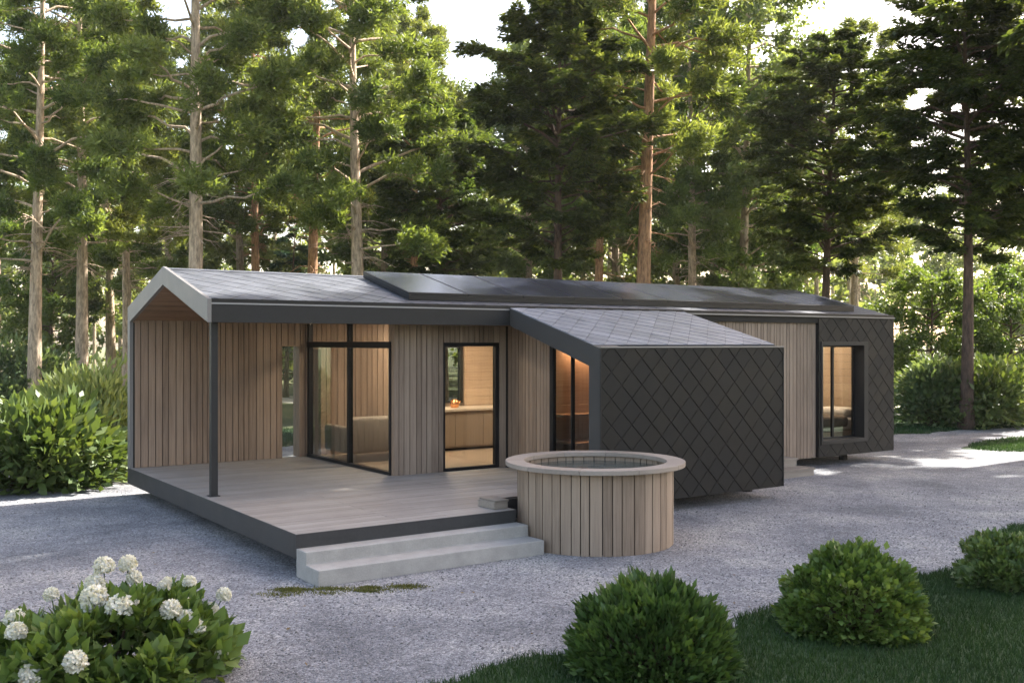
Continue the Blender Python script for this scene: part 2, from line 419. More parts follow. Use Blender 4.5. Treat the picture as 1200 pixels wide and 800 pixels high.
def clip_poly(poly, x0, x1, y0, y1):
    for ax, lim, sg in ((0, x0, 1), (0, x1, -1), (1, y0, 1), (1, y1, -1)):
        out = []
        for i in range(len(poly)):
            a, b = poly[i], poly[(i + 1) % len(poly)]
            da, db = sg * (a[ax] - lim), sg * (b[ax] - lim)
            if da >= 0: out.append(a)
            if (da >= 0) != (db >= 0):
                t = da / (da - db); out.append((a[0] + t * (b[0] - a[0]), a[1] + t * (b[1] - a[1])))
        poly = out
        if len(poly) < 3: return []
    return poly

def shingles(origin, U, Vv, w, h, du, dv, holes=(), lift=0.012, base=0.006, gap=0.006, seed=1):
    """diamond shingles over the rectangle w x h spanned by unit vectors U (across) and Vv (up); each tips out at its lower point"""
    rr = random.Random(seed)
    O = Vector(origin); U = Vector(U); Vv = Vector(Vv); Nn = U.cross(Vv).normalized(); mb = MB()
    ny, nx = int(h / dv * 2) + 3, int(w / du) + 3
    for j in range(-1, ny):
        for i in range(-1, nx):
            cx = i * du + (du / 2 if j % 2 else 0); cyy = j * dv / 2
            a, b = du / 2 - gap, dv / 2 - gap
            base_poly = [(cx, cyy - b), (cx + a, cyy), (cx, cyy + b), (cx - a, cyy)]
            polys = [clip_poly(base_poly, 0, w, 0, h)]
            for hx0, hx1, hy0, hy1 in holes:
                nxt = []
                for p in polys:
                    if not p: continue
                    for r in ((-1, hx0, -1, 99), (hx1, 99, -1, 99), (hx0, hx1, -1, hy0), (hx0, hx1, hy1, 99)):
                        q = clip_poly(p, *r)
                        if q: nxt.append(q)
                polys = nxt
            lf = lift * rr.uniform(0.8, 1.25); tw = rr.uniform(-0.05, 0.05)
            for p in polys:
                n = len(p)
                if n < 3: continue
                top = [O + U * q[0] + Vv * q[1] + Nn * (base + lf * (0.5 + (cyy - q[1]) / dv) + tw * lf * (q[0] - cx) / du * 4) for q in p]
                bot = [O + U * q[0] + Vv * q[1] for q in p]
                mb.add(top + bot, [tuple(range(n))] + [(n + i2, n + (i2 + 1) % n, (i2 + 1) % n, i2) for i2 in range(n)])
    return mb

# ================================================================== THE SETTING: ground sheets
gm = MB().add([(-600, -600, 0), (600, -600, 0), (600, 600, 0), (-600, 600, 0)], [(0, 1, 2, 3)])
tag(gm.obj('ground', M['forest']), kind='structure')

fx = np.array([-14, -4.5, -0.37, 0.52, 2.39, 3.2, 6.03, 9.51, 14, 22, 34, 60.0]); fy = np.array([-5.2, -4.3, -3.75, -3.74, -3.95, -3.75, -3.76, -2.59, -1.2, 0.6, 2.2, 4.5])
bx = np.array([-40, -8, 1.3, 8, 14, 17, 19.35, 22, 25, 32, 60.0]); by_ = np.array([13.5, 12.6, 13.0, 12.6, 10.8, 8.0, 6.5, 6.3, 5.95, 5.4, 5.2])
def wob(x): return 0.07 * np.sin(x * 2.3 + 1) + 0.05 * np.sin(x * 5.1) + 0.03 * np.sin(x * 11.7 + 2)
def front_edge(x): return np.interp(x, fx, fy) + wob(x)
def back_edge(x): return np.interp(x, bx, by_) + 1.6 * wob(x)
def strip(name, xs, lo, hi, z, mat):
    n = len(xs)
    V = np.concatenate([np.stack([xs, lo, np.full(n, z)], 1), np.stack([xs, hi, np.full(n, z)], 1)])
    F = np.array([(i, i + 1, n + i + 1, n + i) for i in range(n - 1)])
    return tag(link(name, np_mesh(name, V, F, mat)), kind='structure')
xs = np.linspace(-14, 58, 500)
strip('gravel_yard', xs, front_edge(xs) - 0.03, back_edge(xs) + 0.05, 0.004, M['gravel'])
strip('front_lawn', xs, np.full(500, -16.0), front_edge(xs), 0.008, M['lawn'])
strip('back_lawn', xs, back_edge(xs), back_edge(xs) + 5.0, 0.008, M['lawn'])
# a round patch of lawn out in the gravel on the right
ang = np.linspace(0, 2 * np.pi, 60, endpoint=False)
pcx, pcy = 20.9, 2.9
rad = 1 + 0.08 * np.sin(3 * ang) + 0.05 * np.sin(7 * ang + 1)
mp_ = MB().add([(pcx + 3.0 * math.cos(t) * r, pcy + 1.25 * math.sin(t) * r, 0.008) for t, r in zip(ang, rad)], [tuple(range(60))])
tag(mp_.obj('lawn_patch', M['lawn']), kind='structure')
# the pale track behind the lawns
tp = [ground_at(px, d) for px, d in ((-300, 47), (20, 48), (330, 44), (600, 42), (900, 39), (1060, 36.5), (1300, 34))]
V = []; 
for i, (x, y) in enumerate(tp):
    a = Vector(tp[min(i + 1, len(tp) - 1)]) - Vector(tp[max(i - 1, 0)]); a.normalize(); nn = Vector((-a.y, a.x))
    V += [(x - nn.x * 2.2, y - nn.y * 2.2, 0.006), (x + nn.x * 3.0, y + nn.y * 3.0, 0.006)]
tag(link('track', np_mesh('track', V, [(2 * i, 2 * i + 2, 2 * i + 3, 2 * i + 1) for i in range(len(tp) - 1)], M['sand'])), kind='structure')

# ================================================================== THE HOUSE
house = empty('modular_house', (0, 0, 0), 'long low house of pale timber boards and dark diamond shingles on the gravel', 'house')
HL = 14.55                                   # length
YE, YR, YB = 2.97, 4.98, 7.0                 # eave, ridge, back
ZE, ZEB, ZR = 3.017, 2.733, 3.549
SL = (ZR - ZE) / (YR - YE)

# --- terrace
tr = MB()
z0 = 0.19
tr.box(0, 2.82, 0, 0.05, z0, 0.445); tr.box(0, 0.05, 0.05, YB, z0, 0.445)
tr.box(2.77, 2.82, 0.05, 0.76, z0, 0.445); tr.box(2.77, 4.72, 0.76, 0.81, z0, 0.445)
tr.box(0.05, 2.76, 0.06, YB - 0.05, 0.23, 0.38); tr.box(2.77, 5.0, 0.82, YB - 0.05, 0.23, 0.38)
terrace = tr.obj('terrace_frame', M['rimsteel'], house, bevel=0.004)
db = MB(); y = 0.0; rr = random.Random(3)
while y < YB - 0.1:
    w = 0.145
    x1 = 2.82 if y < 0.76 else 5.08
    for a, b_ in ((0.0, 1.9), (1.9, 3.7), (3.7, 5.4)):
        off = 0.6 if int(y / 0.145) % 2 else 0.0
        a2, b2 = max(0.0, a - off if a else 0.0), min(x1, b_ - off if b_ < 5 else x1)
        if b2 - a2 > 0.05: db.box(a2 + 0.001, b2 - 0.002, y + 0.001, min(y + w - 0.004, YB), 0.424, 0.45 + rr.uniform(-0.0012, 0.0012))
    y += w
# the boards overlie the steel edge by a hair
for i, p in enumerate(db.v): db.v[i] = (p[0], p[1], p[2] if p[2] > 0.44 else 0.4475)
db.obj('deck_boards', M['deck'], house)

# piles under the house
for x in (0.8, 3.4, 6.0, 8.6, 11.2, 13.7):
    for yy in (1.6 if x < 9 else 3.6, 6.2): MB().tube([(x, yy, 0.0), (x, yy, 0.25)], [0.09, 0.09], 10).obj('pile', M['core'], house)

# --- roof
def roof_z(y): return ZR - abs(y - YR) * SL
roof = MB()
roof.slab((0.06, YE + 0.02, ZE - 0.005), (HL, YE + 0.02, ZE - 0.005), (HL, YR, ZR - 0.005), (0.06, YR, ZR - 0.005), 0.16)
roof.slab((0.06, YR + 0.002, ZR - 0.005), (HL, YR + 0.002, ZR - 0.005), (HL, YB, ZE - 0.005), (0.06, YB, ZE - 0.005), 0.16)
roof_o = roof.obj('roof', M['core'], house)
ln = math.hypot(YR - YE, ZR - ZE)
shingles((0.055, YE + 0.02, ZE), (1, 0, 0), (0, (YR - YE) / ln, (ZR - ZE) / ln), HL - 0.06, ln - 0.03, 0.42, 0.42, lift=0.008, gap=0.003, seed=5).obj('shingle_cover', M['roof'], roof_o)
shingles((HL, YB, ZE), (-1, 0, 0), (0, -(YR - YE) / ln, (ZR - ZE) / ln), HL - 0.06, ln - 0.03, 0.42, 0.42, lift=0.008, gap=0.003, seed=6).obj('shingle_cover', M['roof'], roof_o)
MB().prism([(YR - 0.10, ZR - 0.012), (YR, ZR + 0.016), (YR + 0.10, ZR - 0.012), (YR, ZR + 0.004)], 0.055, HL, 'X').obj('ridge_cap', M['roof'], roof_o)
# gutter: a dark channel with a bright front lip above the fascia
gt = MB(); gt.box(0.06, HL, YE - 0.005, YE + 0.015, ZE - 0.06, ZE + 0.028); gt.obj('gutter', M['black'], roof_o)
gt = MB(); gt.box(0.055, HL - 0.002, YE - 0.035, YE - 0.008, ZE - 0.045, ZE - 0.025); gt.obj('gutter_lip', M['light_lip'], roof_o)
fa = MB(); fa.box(0.06, 4.95, YE - 0.03, YE + 0.05, ZEB, ZE - 0.048); fa.obj('fascia', M['steel'], roof_o, bevel=0.003)
fa = MB(); fa.box(8.48, HL, YE + 0.0, YE + 0.05, 2.955, ZE - 0.062); fa.obj('fascia', M['steel'], roof_o)

# --- gable frame on the left end: two sloped barge boards and the back leg
tv = 0.365
poly = [(YE - 0.035, ZEB), (YE - 0.035, ZE + 0.022), (YR, ZR + 0.03), (YB, ZE + 0.022), (YB, 0.44), (YB - 0.16, 0.44), (YB - 0.16, ZE + 0.16 * SL - tv + 0.1), (YR, ZR - tv + 0.11)]
gf = MB()
gf.prism([(YE - 0.035, ZEB), (YE - 0.035, ZE + 0.022), (YR, ZR + 0.03), (YR, ZR - 0.235)], 0.0, 0.055, 'X')
gf.prism([(YR, ZR - 0.235), (YR, ZR + 0.03), (YB, ZE + 0.022), (YB, 2.55), (YB - 0.14, 2.55), (YB - 0.14, 2.805)], 0.0, 0.055, 'X')
gf.box(0.0, 0.055, YB - 0.14, YB, 0.44, 2.55)
gf.obj('gable_frame', M['grey'], house, bevel=0.003)
# sloping timber ceiling of the porch
cl = MB(); rr = random.Random(11)
for side in (1, -1):
    n = 16
    for i in range(n):
        d0, d1 = 2.0 * i / n + 0.004, 2.0 * (i + 1) / n - 0.004
        za, zb = ZR - 0.235 - d0 * 0.262, ZR - 0.235 - d1 * 0.262
        ya, yb = YR - side * d0, YR - side * d1
        if side == -1 and yb > YB - 0.15: yb = YB - 0.15
        cl.add([(0.056, ya, za), (3.06, ya, za), (3.06, yb, zb), (0.056, yb, zb), (0.056, ya, za + 0.02), (3.06, ya, za + 0.02), (3.06, yb, zb + 0.02), (0.056, yb, zb + 0.02)],
               [(0, 3, 2, 1), (4, 5, 6, 7), (0, 1, 5, 4), (1, 2, 6, 5), (2, 3, 7, 6), (3, 0, 4, 7)])
cl.obj('porch_ceiling', M['ceil'], house)
MB().box(3.06, 5.1, YE + 0.055, 3.6, 2.735, 2.75).obj('eave_soffit', M['ceil'], house)

# --- post
po = MB(); po.box(0.10, 0.19, 3.085, 3.175, 0.45, 2.95); po.box(0.075, 0.215, 3.06, 3.20, 0.4515, 0.462)
po.obj('post', M['steel'], house, bevel=0.004)

# --- back wall of the porch and the house, with two slot openings
WB = 6.85
ops = [(2.55, 2.90, 0.42, 2.42), (3.11, 3.31, 0.42, 2.36), (5.30, 6.27, 1.30, 2.41)]
bw = boards('Y', WB, -1, 0.07, 12.2, 0.452, 2.84, ops, 0.085, 0.135, seed=21)
bwo = bw.obj('back_wall', M['wood_shade'], house)
core = MB()
def wall_core(mb, axis, p0, p1, u0, u1, z0, z1, openings):
    cuts = sorted({u0, u1, *[o[0] for o in openings], *[o[1] for o in openings]})
    for a, b_ in zip(cuts[:-1], cuts[1:]):
        sp = [(z0, z1)]
        for o in openings:
            if o[0] - 1e-4 <= a and b_ <= o[1] + 1e-4: sp = [q for q in ((z0, o[2]), (o[3], z1)) if q[1] - q[0] > 0.01]
        for s0, s1 in sp:
            if axis == 'Y': mb.box(a, b_, p0, p1, s0, s1)
            else: mb.box(p0, p1, a, b_, s0, s1)
wall_core(core, 'Y', WB + 0.002, YB - 0.03, 0.06, HL - 0.1, 0.20, 2.90, ops)
core.obj('sheathing', M['core'], bwo)
oc = boards('Y', YB - 0.028, 1, 0.06, HL, 0.2, 2.93, [(2.55, 2.90, 0.42, 2.42), (3.11, 3.31, 0.42, 2.36), (5.30, 6.27, 1.30, 2.41)], seed=22)
oc.obj('outer_boards', M['wood_skylit'], bwo)
for (a, b_, c, d) in ops[:2]:
    j = MB(); j.box(b_ - 0.018, b_ + 0.004, WB - 0.03, YB + 0.10, c + 0.03, d); j.box(a - 0.004, a + 0.014, WB - 0.03, YB, c + 0.03, d); j.box(a + 0.015, b_ - 0.019, WB - 0.03, YB, d - 0.015, d)
    w_ = j.obj('slot_window', M['wood_shade'], house)
    MB().box(a + 0.015, b_ - 0.019, YB - 0.04, YB - 0.034, c + 0.03, d - 0.016).obj('pane', M['glass'], w_)
w_ = MB()
for q in ((5.30, 5.34, 1.30, 2.41), (6.21, 6.27, 1.30, 2.41), (5.34, 6.21, 1.30, 1.34), (5.34, 6.21, 2.37, 2.41)): w_.box(q[0], q[1], WB - 0.04, WB + 0.06, q[2], q[3])
w_ = w_.obj('kitchen_window', M['black'], house)
MB().box(5.34, 6.21, WB + 0.01, WB + 0.016, 1.34, 2.37).obj('pane', M['glass'], w_)

# --- glazed wall that closes the living room towards the porch
XG = 3.05
gw = MB()
gw.box(XG - 0.03, XG + 0.05, 3.66, WB - 0.025, 0.45, 0.50)
gw.box(XG - 0.03, XG + 0.05, 3.66, WB - 0.025, 2.385, 2.485)
gw.box(XG - 0.03, XG + 0.05, 6.72, 6.80, 0.501, 2.384); gw.box(XG - 0.03, XG + 0.05, 6.72, 6.80, 2.486, 2.80)
gw.box(XG - 0.03, XG + 0.05, 5.10, 5.17, 0.501, 2.384); gw.box(XG - 0.03, XG + 0.05, 5.10, 5.17, 2.486, 2.80)
gw.box(XG - 0.03, XG + 0.05, 3.66, 3.70, 0.501, 2.384)
gw = gw.obj('glass_wall', M['black'], house, bevel=0.003)
for a, b_ in ((3.70, 5.10), (5.17, 6.72)):
    for c, d in ((0.501, 2.384), (2.486, 2.84)): MB().box(XG + 0.01, XG + 0.018, a, b_, c, d).obj('pane', M['glass'], gw)
MB().prism([(3.66, 2.86), (3.66, roof_z(3.66) - 0.19), (YR, ZR - 0.19), (WB - 0.03, roof_z(WB - 0.03) - 0.19), (WB - 0.03, 2.86)], XG + 0.005, XG + 0.03, 'X').obj('transom_panel', M['wood_shade'], gw)

# --- front wall with the door, boards facing the terrace
FW = 3.60
dop = [(3.92, 4.97, 0.42, 2.47)]
fw = boards('Y', FW, -1, XG + 0.0, 5.10, 0.452, 2.745, dop, 0.07, 0.115, seed=31).obj('front_wall', M['wood_skylit'], house)
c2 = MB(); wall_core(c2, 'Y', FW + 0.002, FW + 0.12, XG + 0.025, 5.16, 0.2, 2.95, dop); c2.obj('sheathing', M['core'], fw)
boards('X', XG + 0.022, -1, FW - 0.024, FW + 0.13, 0.452, 2.745, (), 0.06, 0.09, seed=32).obj('corner_boards', M['wood_shade'], fw)
dr = MB()
dr.box(3.92, 3.955, FW - 0.015, FW + 0.07, 0.452, 2.47); dr.box(4.90, 4.97, FW - 0.015, FW + 0.07, 0.452, 2.47)
dr.box(3.955, 4.90, FW - 0.015, FW + 0.07, 2.41, 2.47); dr.box(3.955, 4.90, FW - 0.015, FW + 0.07, 0.452, 0.50)
dr = dr.obj('glass_door', M['black'], house, bevel=0.003)
MB().box(3.955, 4.90, FW + 0.03, FW + 0.038, 0.50, 2.41).obj('pane', M['glass'], dr)
dh = MB(); dh.tube([(4.87, FW - 0.05, 1.35), (4.87, FW - 0.05, 1.75)], [0.011, 0.011], 8); dh.box(4.86, 4.88, FW - 0.05, FW - 0.014, 1.38, 1.40); dh.box(4.86, 4.88, FW - 0.05, FW - 0.014, 1.70, 1.72)
dh.obj('handle', M['black'], dr)

# --- the bay
XB, XB2, YBF, ZBF = 4.73, 8.475, 0.73, 2.395
bay_slope = (ZE - ZBF) / (YE - YBF)
def bay_z(y): return ZBF + (y - YBF) * bay_slope
bay = MB()
# hoop frame: sloping top, front post, bottom
bay.add([(XB, YBF + 0.002, ZBF - 0.003), (XB, YE - 0.04, bay_z(YE) - 0.02), (XB, YE - 0.04, ZEB), (XB, YBF + 0.24, 2.145), (XB, YBF + 0.24, 0.45), (XB, YBF + 0.002, 0.2),
         (5.16, YBF + 0.002, ZBF - 0.003), (5.16, YE - 0.04, bay_z(YE) - 0.02), (5.16, YE - 0.04, ZEB), (5.16, YBF + 0.24, 2.145), (5.16, YBF + 0.24, 0.45), (5.16, YBF + 0.002, 0.2)],
        [(0, 1, 2, 3), (0, 3, 4, 5), (6, 9, 8, 7), (6, 11, 10, 9), (0, 6, 7, 1), (1, 7, 8, 2), (2, 8, 9, 3), (3, 9, 10, 4), (4, 10, 11, 5), (5, 11, 6, 0)])
bayo = bay.obj('bay_frame', M['midgrey'], house, bevel=0.003)
b2 = MB(); b2.box(5.17, XB2 - 0.01, YBF + 0.01, YBF + 0.2, 0.2, ZBF - 0.02); b2.box(XB2 - 0.2, XB2 - 0.01, YBF + 0.21, 3.1, 0.2, 2.4)
b2.box(XB + 0.02, XB2 - 0.01, YBF + 0.25, 3.1, 0.2, 0.44)
b2.slab((XB + 0.44, YBF + 0.012, ZBF - 0.012), (XB2 - 0.005, YBF + 0.012, ZBF - 0.012), (XB2 - 0.005, YE + 0.02, ZE - 0.02), (XB + 0.44, YE + 0.02, ZE - 0.02), 0.15)
b2.obj('bay_body', M['core'], bayo)
shingles((XB + 0.012, YBF, 0.2), (1, 0, 0), (0, 0, 1), XB2 - XB - 0.024, ZBF - 0.2 - 0.014, 0.375, 0.372, lift=0.007, gap=0.007, seed=9).obj('shingle_front', M['slate'], bayo)
ed = MB(); ed.box(XB, XB + 0.012, YBF - 0.02, YBF, 0.2, ZBF); ed.box(XB2 - 0.012, XB2, YBF - 0.02, YBF, 0.2, ZBF); ed.box(XB + 0.013, XB2 - 0.013, YBF - 0.02, YBF, ZBF - 0.013, ZBF + 0.004)
ed.box(XB2 - 0.008, XB2 + 0.004, YBF + 0.002, 3.06, 0.2, 2.38)
ed.obj('edge_trim', M['steel'], bayo)
lb = math.hypot(YE - YBF, ZE - ZBF)
nrm = Vector((0, -(ZE - ZBF) / lb, (YE - YBF) / lb))
shingles((XB + 0.015, YBF + 0.16, bay_z(YBF + 0.16) - 0.006), (1, 0, 0), (0, (YE - YBF) / lb, (ZE - ZBF) / lb), XB2 - XB - 0.03, lb - 0.20, 0.40, 0.40, lift=0.009, gap=0.003, seed=15).obj('bay_roof', M['roof_sheen'], bayo)
g3 = MB(); g3.box(XB + 0.012, XB2 - 0.012, YBF + 0.03, YBF + 0.15, ZBF - 0.011, ZBF + 0.004); g3.obj('bay_gutter', M['black'], bayo)
g3 = MB(); g3.box(XB + 0.005, XB2 - 0.005, YBF - 0.022, YBF + 0.028, ZBF + 0.005, ZBF + 0.02); g3.obj('bay_gutter_lip', M['light_lip'], bayo)
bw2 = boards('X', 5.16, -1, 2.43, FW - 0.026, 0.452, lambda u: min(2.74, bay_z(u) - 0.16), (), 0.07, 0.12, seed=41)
bw2.obj('bay_side_wall', M['wood_shade'], bayo)
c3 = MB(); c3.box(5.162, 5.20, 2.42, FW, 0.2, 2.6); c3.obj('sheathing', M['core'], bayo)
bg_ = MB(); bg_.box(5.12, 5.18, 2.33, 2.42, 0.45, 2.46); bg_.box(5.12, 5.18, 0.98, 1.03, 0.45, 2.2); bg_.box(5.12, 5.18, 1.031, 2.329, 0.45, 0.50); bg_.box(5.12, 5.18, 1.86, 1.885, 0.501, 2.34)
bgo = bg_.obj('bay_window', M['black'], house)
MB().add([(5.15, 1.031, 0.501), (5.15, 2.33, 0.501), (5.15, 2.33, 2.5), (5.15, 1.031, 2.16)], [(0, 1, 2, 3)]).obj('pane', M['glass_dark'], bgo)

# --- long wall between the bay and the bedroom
boards('Y', 3.07, -1, XB2 + 0.006, 12.135, 0.2, 2.953, (), 0.06, 0.12, seed=51).obj('long_wall', M['wood_skylit'], house)
# --- bedroom end in shingles with a deep window
wx0, wx1, wz0, wz1 = 12.25, 13.54, 0.53, 2.41
endw = MB(); wall_core(endw, 'Y', YE + 0.012, YE + 0.25, 12.145, HL - 0.012, 0.21, 2.95, [(wx0 - 0.02, wx1 + 0.02, wz0 - 0.02, wz1 + 0.02)])
endw.box(HL - 0.11, HL - 0.012, YE + 0.251, YB - 0.03, 0.21, 2.95)
endw.prism([(YE + 0.26, 2.951), (YR, ZR - 0.18), (YB - 0.06, 2.951)], HL - 0.11, HL - 0.012, 'X')
endo = endw.obj('bedroom_wall', M['core'], house)
shingles((12.14, YE + 0.012, 0.21), (1, 0, 0), (0, 0, 1), HL - 12.14, 2.95 - 0.21, 0.375, 0.372, holes=[(wx0 - 12.14 - 0.05, wx1 - 12.14 + 0.13, wz0 - 0.21 - 0.08, wz1 - 0.21 + 0.08)], lift=0.007, gap=0.008, seed=19).obj('shingle_front', M['slate'], endo)
shingles((HL - 0.011, YE + 0.012, 0.21), (0, 1, 0), (0, 0, 1), YB - YE - 0.05, 2.74, 0.375, 0.372, lift=0.007, gap=0.008, seed=23).obj('shingle_end', M['slate'], endo)
fr = MB()
o0, o1, q0, q1 = wx0 - 0.05, wx1 + 0.13, wz0 - 0.08, wz1 + 0.08
fy0 = YE - 0.015
fr.box(o0, wx0, fy0, YE + 0.26, q0, q1); fr.box(wx1, o1, fy0, YE + 0.26, q0, q1); fr.box(wx0, wx1, fy0, YE + 0.26, wz1, q1); fr.box(wx0, wx1, fy0, YE + 0.26, q0, wz0)
fro = fr.obj('bedroom_window', M['steel'], house, bevel=0.003)
gwn = 3.20
wf = MB(); wf.box(wx0, wx0 + 0.03, gwn, gwn + 0.05, wz0, wz1); wf.box(wx1 - 0.03, wx1, gwn, gwn + 0.05, wz0, wz1); wf.box(wx0 + 0.03, wx1 - 0.03, gwn, gwn + 0.05, wz0, wz0 + 0.03); wf.box(wx0 + 0.03, wx1 - 0.03, gwn, gwn + 0.05, wz1 - 0.03, wz1); wf.box(12.84, 12.89, gwn, gwn + 0.05, wz0 + 0.03, wz1 - 0.03)
wf.obj('frame', M['black'], fro)
MB().box(wx0 + 0.03, wx1 - 0.03, gwn + 0.02, gwn + 0.027, wz0 + 0.03, wz1 - 0.03).obj('pane', M['glass'], fro)

# --- inside: floor, ceiling, partitions
fl = MB(); fl.box(XG + 0.06, HL - 0.11, 3.73, WB - 0.03, 0.40, 0.455); fl.box(5.21, XB2 - 0.21, 0.94, 3.72, 0.441, 0.455); fl.box(8.6, HL - 0.11, 3.11, 3.72, 0.40, 0.455); fl.obj('interior_floor', M['floor_in'], house)
ce = MB(); ce.box(XG + 0.06, HL - 0.11, 3.62, WB - 0.03, 2.86, 2.89); ce.box(8.6, HL - 0.11, 3.11, 3.615, 2.80, 2.82); ce.obj('interior_ceiling', M['wood_in'], house)
def panel_wall(axis, pos, u0, u1, z0, z1, th=0.05, step=0.16, mat='wood_in', name='partition'):
    mb = MB(); z = z0
    while z < z1 - 0.02:
        t = min(z + step - 0.006, z1)
        if axis == 'X': mb.box(pos, pos + th, u0, u1, z, t)
        else: mb.box(u0, u1, pos, pos + th, z, t)
        z += step
    return mb.obj(name, M[mat], house)
panel_wall('X', 8.20, 3.75, WB - 0.03, 0.456, 2.855)                 # kitchen end
panel_wall('Y', WB - 0.06, 6.31, 8.19, 0.456, 2.855)                # kitchen back, right of the window
panel_wall('X', 11.3, 3.12, WB - 0.03, 0.456, 2.855)                # bedroom partition
panel_wall('X', HL - 0.17, 3.12, WB - 0.03, 0.456, 2.855)           # bedroom end lining
panel_wall('Y', 3.03, 5.22, XB2 - 0.22, 0.456, 2.62, 0.04, name='sauna_wall', step=1.0)
panel_wall('X', 7.4, 0.96, 3.02, 0.456, 2.30, 0.04, name='sauna_wall', step=1.0)
sb = MB(); sb.box(5.6, 7.38, 2.35, 3.02, 0.86, 0.90); sb.box(5.6, 7.38, 2.40, 2.44, 0.456, 0.859); sb.box(5.6, 7.38, 2.7, 3.02, 1.28, 1.32); sb.obj('sauna_bench', M['wood_in'], house)
lm = MB(); lm.box(5.9, 7.2, 2.86, 2.96, 2.36, 2.40); lm.obj('sauna_lamp', M['lamp_soft'], house)
for (x, yy, zz) in ((3.9, 5.0, 2.852), (5.2, 6.1, 2.852), (6.7, 4.9, 2.852), (13.2, 4.4, 2.852)):
    lm = MB(); lm.tube([(x, yy, zz - 0.02), (x, yy, zz)], [0.26, 0.26], 24); lm.obj('ceiling_lamp', M['lamp'], house)

# ------------------------------------------------------------------ things inside the house
def rounded_box(name, x0, x1, y0, y1, z0, z1, mat, parent, r=0.06):
    o = MB().box(x0, x1, y0, y1, z0, z1).obj(name, mat, parent)
    md = o.modifiers.new('bevel', 'BEVEL'); md.width = r; md.segments = 4
    for p in o.data.polygons: p.use_smooth = True
    return o
sofa = empty('sofa', (4.6, 5.9, 0.455), 'low grey upholstered sofa behind the glazed wall of the porch', 'sofa')
def loc_(o, parent):
    for vv in o.data.vertices: vv.co -= parent.location
    return o
loc_(rounded_box('seat', 3.31, 4.60, 5.55, 6.4, 0.62, 0.88, M['fabric'], sofa), sofa)
loc_(rounded_box('backrest', 3.16, 4.75, 5.36, 5.54, 0.60, 1.22, M['fabric'], sofa, 0.08), sofa)
for x in (3.16, 4.61): loc_(rounded_box('armrest', x, x + 0.14, 5.545, 6.4, 0.6, 1.05, M['fabric'], sofa, 0.05), sofa)
for x in (3.3, 4.6):
    for yy in (5.45, 6.3): loc_(MB().tube([(x, yy, 0.456), (x, yy, 0.61)], [0.02, 0.03], 8).obj('leg', M['wood_inv'], sofa), sofa)
kc = empty('kitchen_counter', (6.6, 6.4, 0.455), 'pale kitchen counter with cabinet fronts seen through the glass door', 'counter')
k = MB()
for i in range(4): k.box(5.05 + i * 0.62, 5.05 + i * 0.62 + 0.612, 6.10, 6.14, 0.54, 1.18)
loc_(k.obj('cabinet_fronts', M['cabinet'], kc), kc)
loc_(MB().box(5.05, 7.52, 6.141, WB - 0.065, 0.50, 1.175).obj('carcass', M['cabinet'], kc), kc)
loc_(MB().box(5.0, 7.56, 6.05, WB - 0.064, 1.19, 1.235).obj('worktop', M['counter'], kc, bevel=0.004), kc)
loc_(MB().box(7.521, 7.56, 6.08, WB - 0.066, 0.456, 1.188).obj('end_panel', M['cabinet'], kc), kc)
loc_(MB().box(5.1, 7.5, 6.20, 6.8, 0.456, 0.499).obj('plinth', M['black'], kc), kc)
pot = MB(); prof = [(0.0, 0.0), (0.07, 0.0), (0.09, 0.06), (0.085, 0.13), (0.05, 0.16), (0.02, 0.17)]
def lathe(prof, n=20, c=(0, 0, 0)):
    mb = MB()
    for r, z in prof:
        for kk in range(n):
            t = 2 * math.pi * kk / n; mb.v.append((c[0] + r * math.cos(t), c[1] + r * math.sin(t), c[2] + z))
    for i in range(len(prof) - 1):
        for kk in range(n): mb.f.append((i * n + kk, i * n + (kk + 1) % n, (i + 1) * n + (kk + 1) % n, (i + 1) * n + kk))
    return mb
kt = empty('kettle', (5.82, 6.38, 1.236), 'small copper kettle standing on the kitchen worktop', 'kettle')
link('body', lathe(prof).mesh('body', M['copper'], True), kt)
MB().tube([(-0.07, 0, 0.13), (-0.05, 0, 0.24), (0.05, 0, 0.24), (0.07, 0, 0.13)], [0.009] * 4, 8).obj('handle', M['black'], kt)
MB().tube([(0.07, 0, 0.05), (0.13, 0, 0.13)], [0.018, 0.011], 8).obj('spout', M['copper'], kt)

bed = empty('bed', (13.5, 4.3, 0.455), 'bed with a dark blanket and pale pillow inside the end window', 'bed')
loc_(rounded_box('mattress', 12.35, 14.33, 3.55, 5.3, 0.62, 0.88, M['linen'], bed, 0.06), bed)
loc_(MB().box(12.3, 14.35, 3.5, 5.35, 0.46, 0.615).obj('bed_frame', M['wood_in'], bed), bed)
loc_(rounded_box('blanket', 12.3, 13.75, 3.48, 5.37, 0.70, 0.93, M['blanket'], bed, 0.07), bed)
for yy in (3.62, 4.5): loc_(rounded_box('pillow', 13.80, 14.30, yy, yy + 0.72, 0.885, 1.08, M['linen'], bed, 0.09), bed)

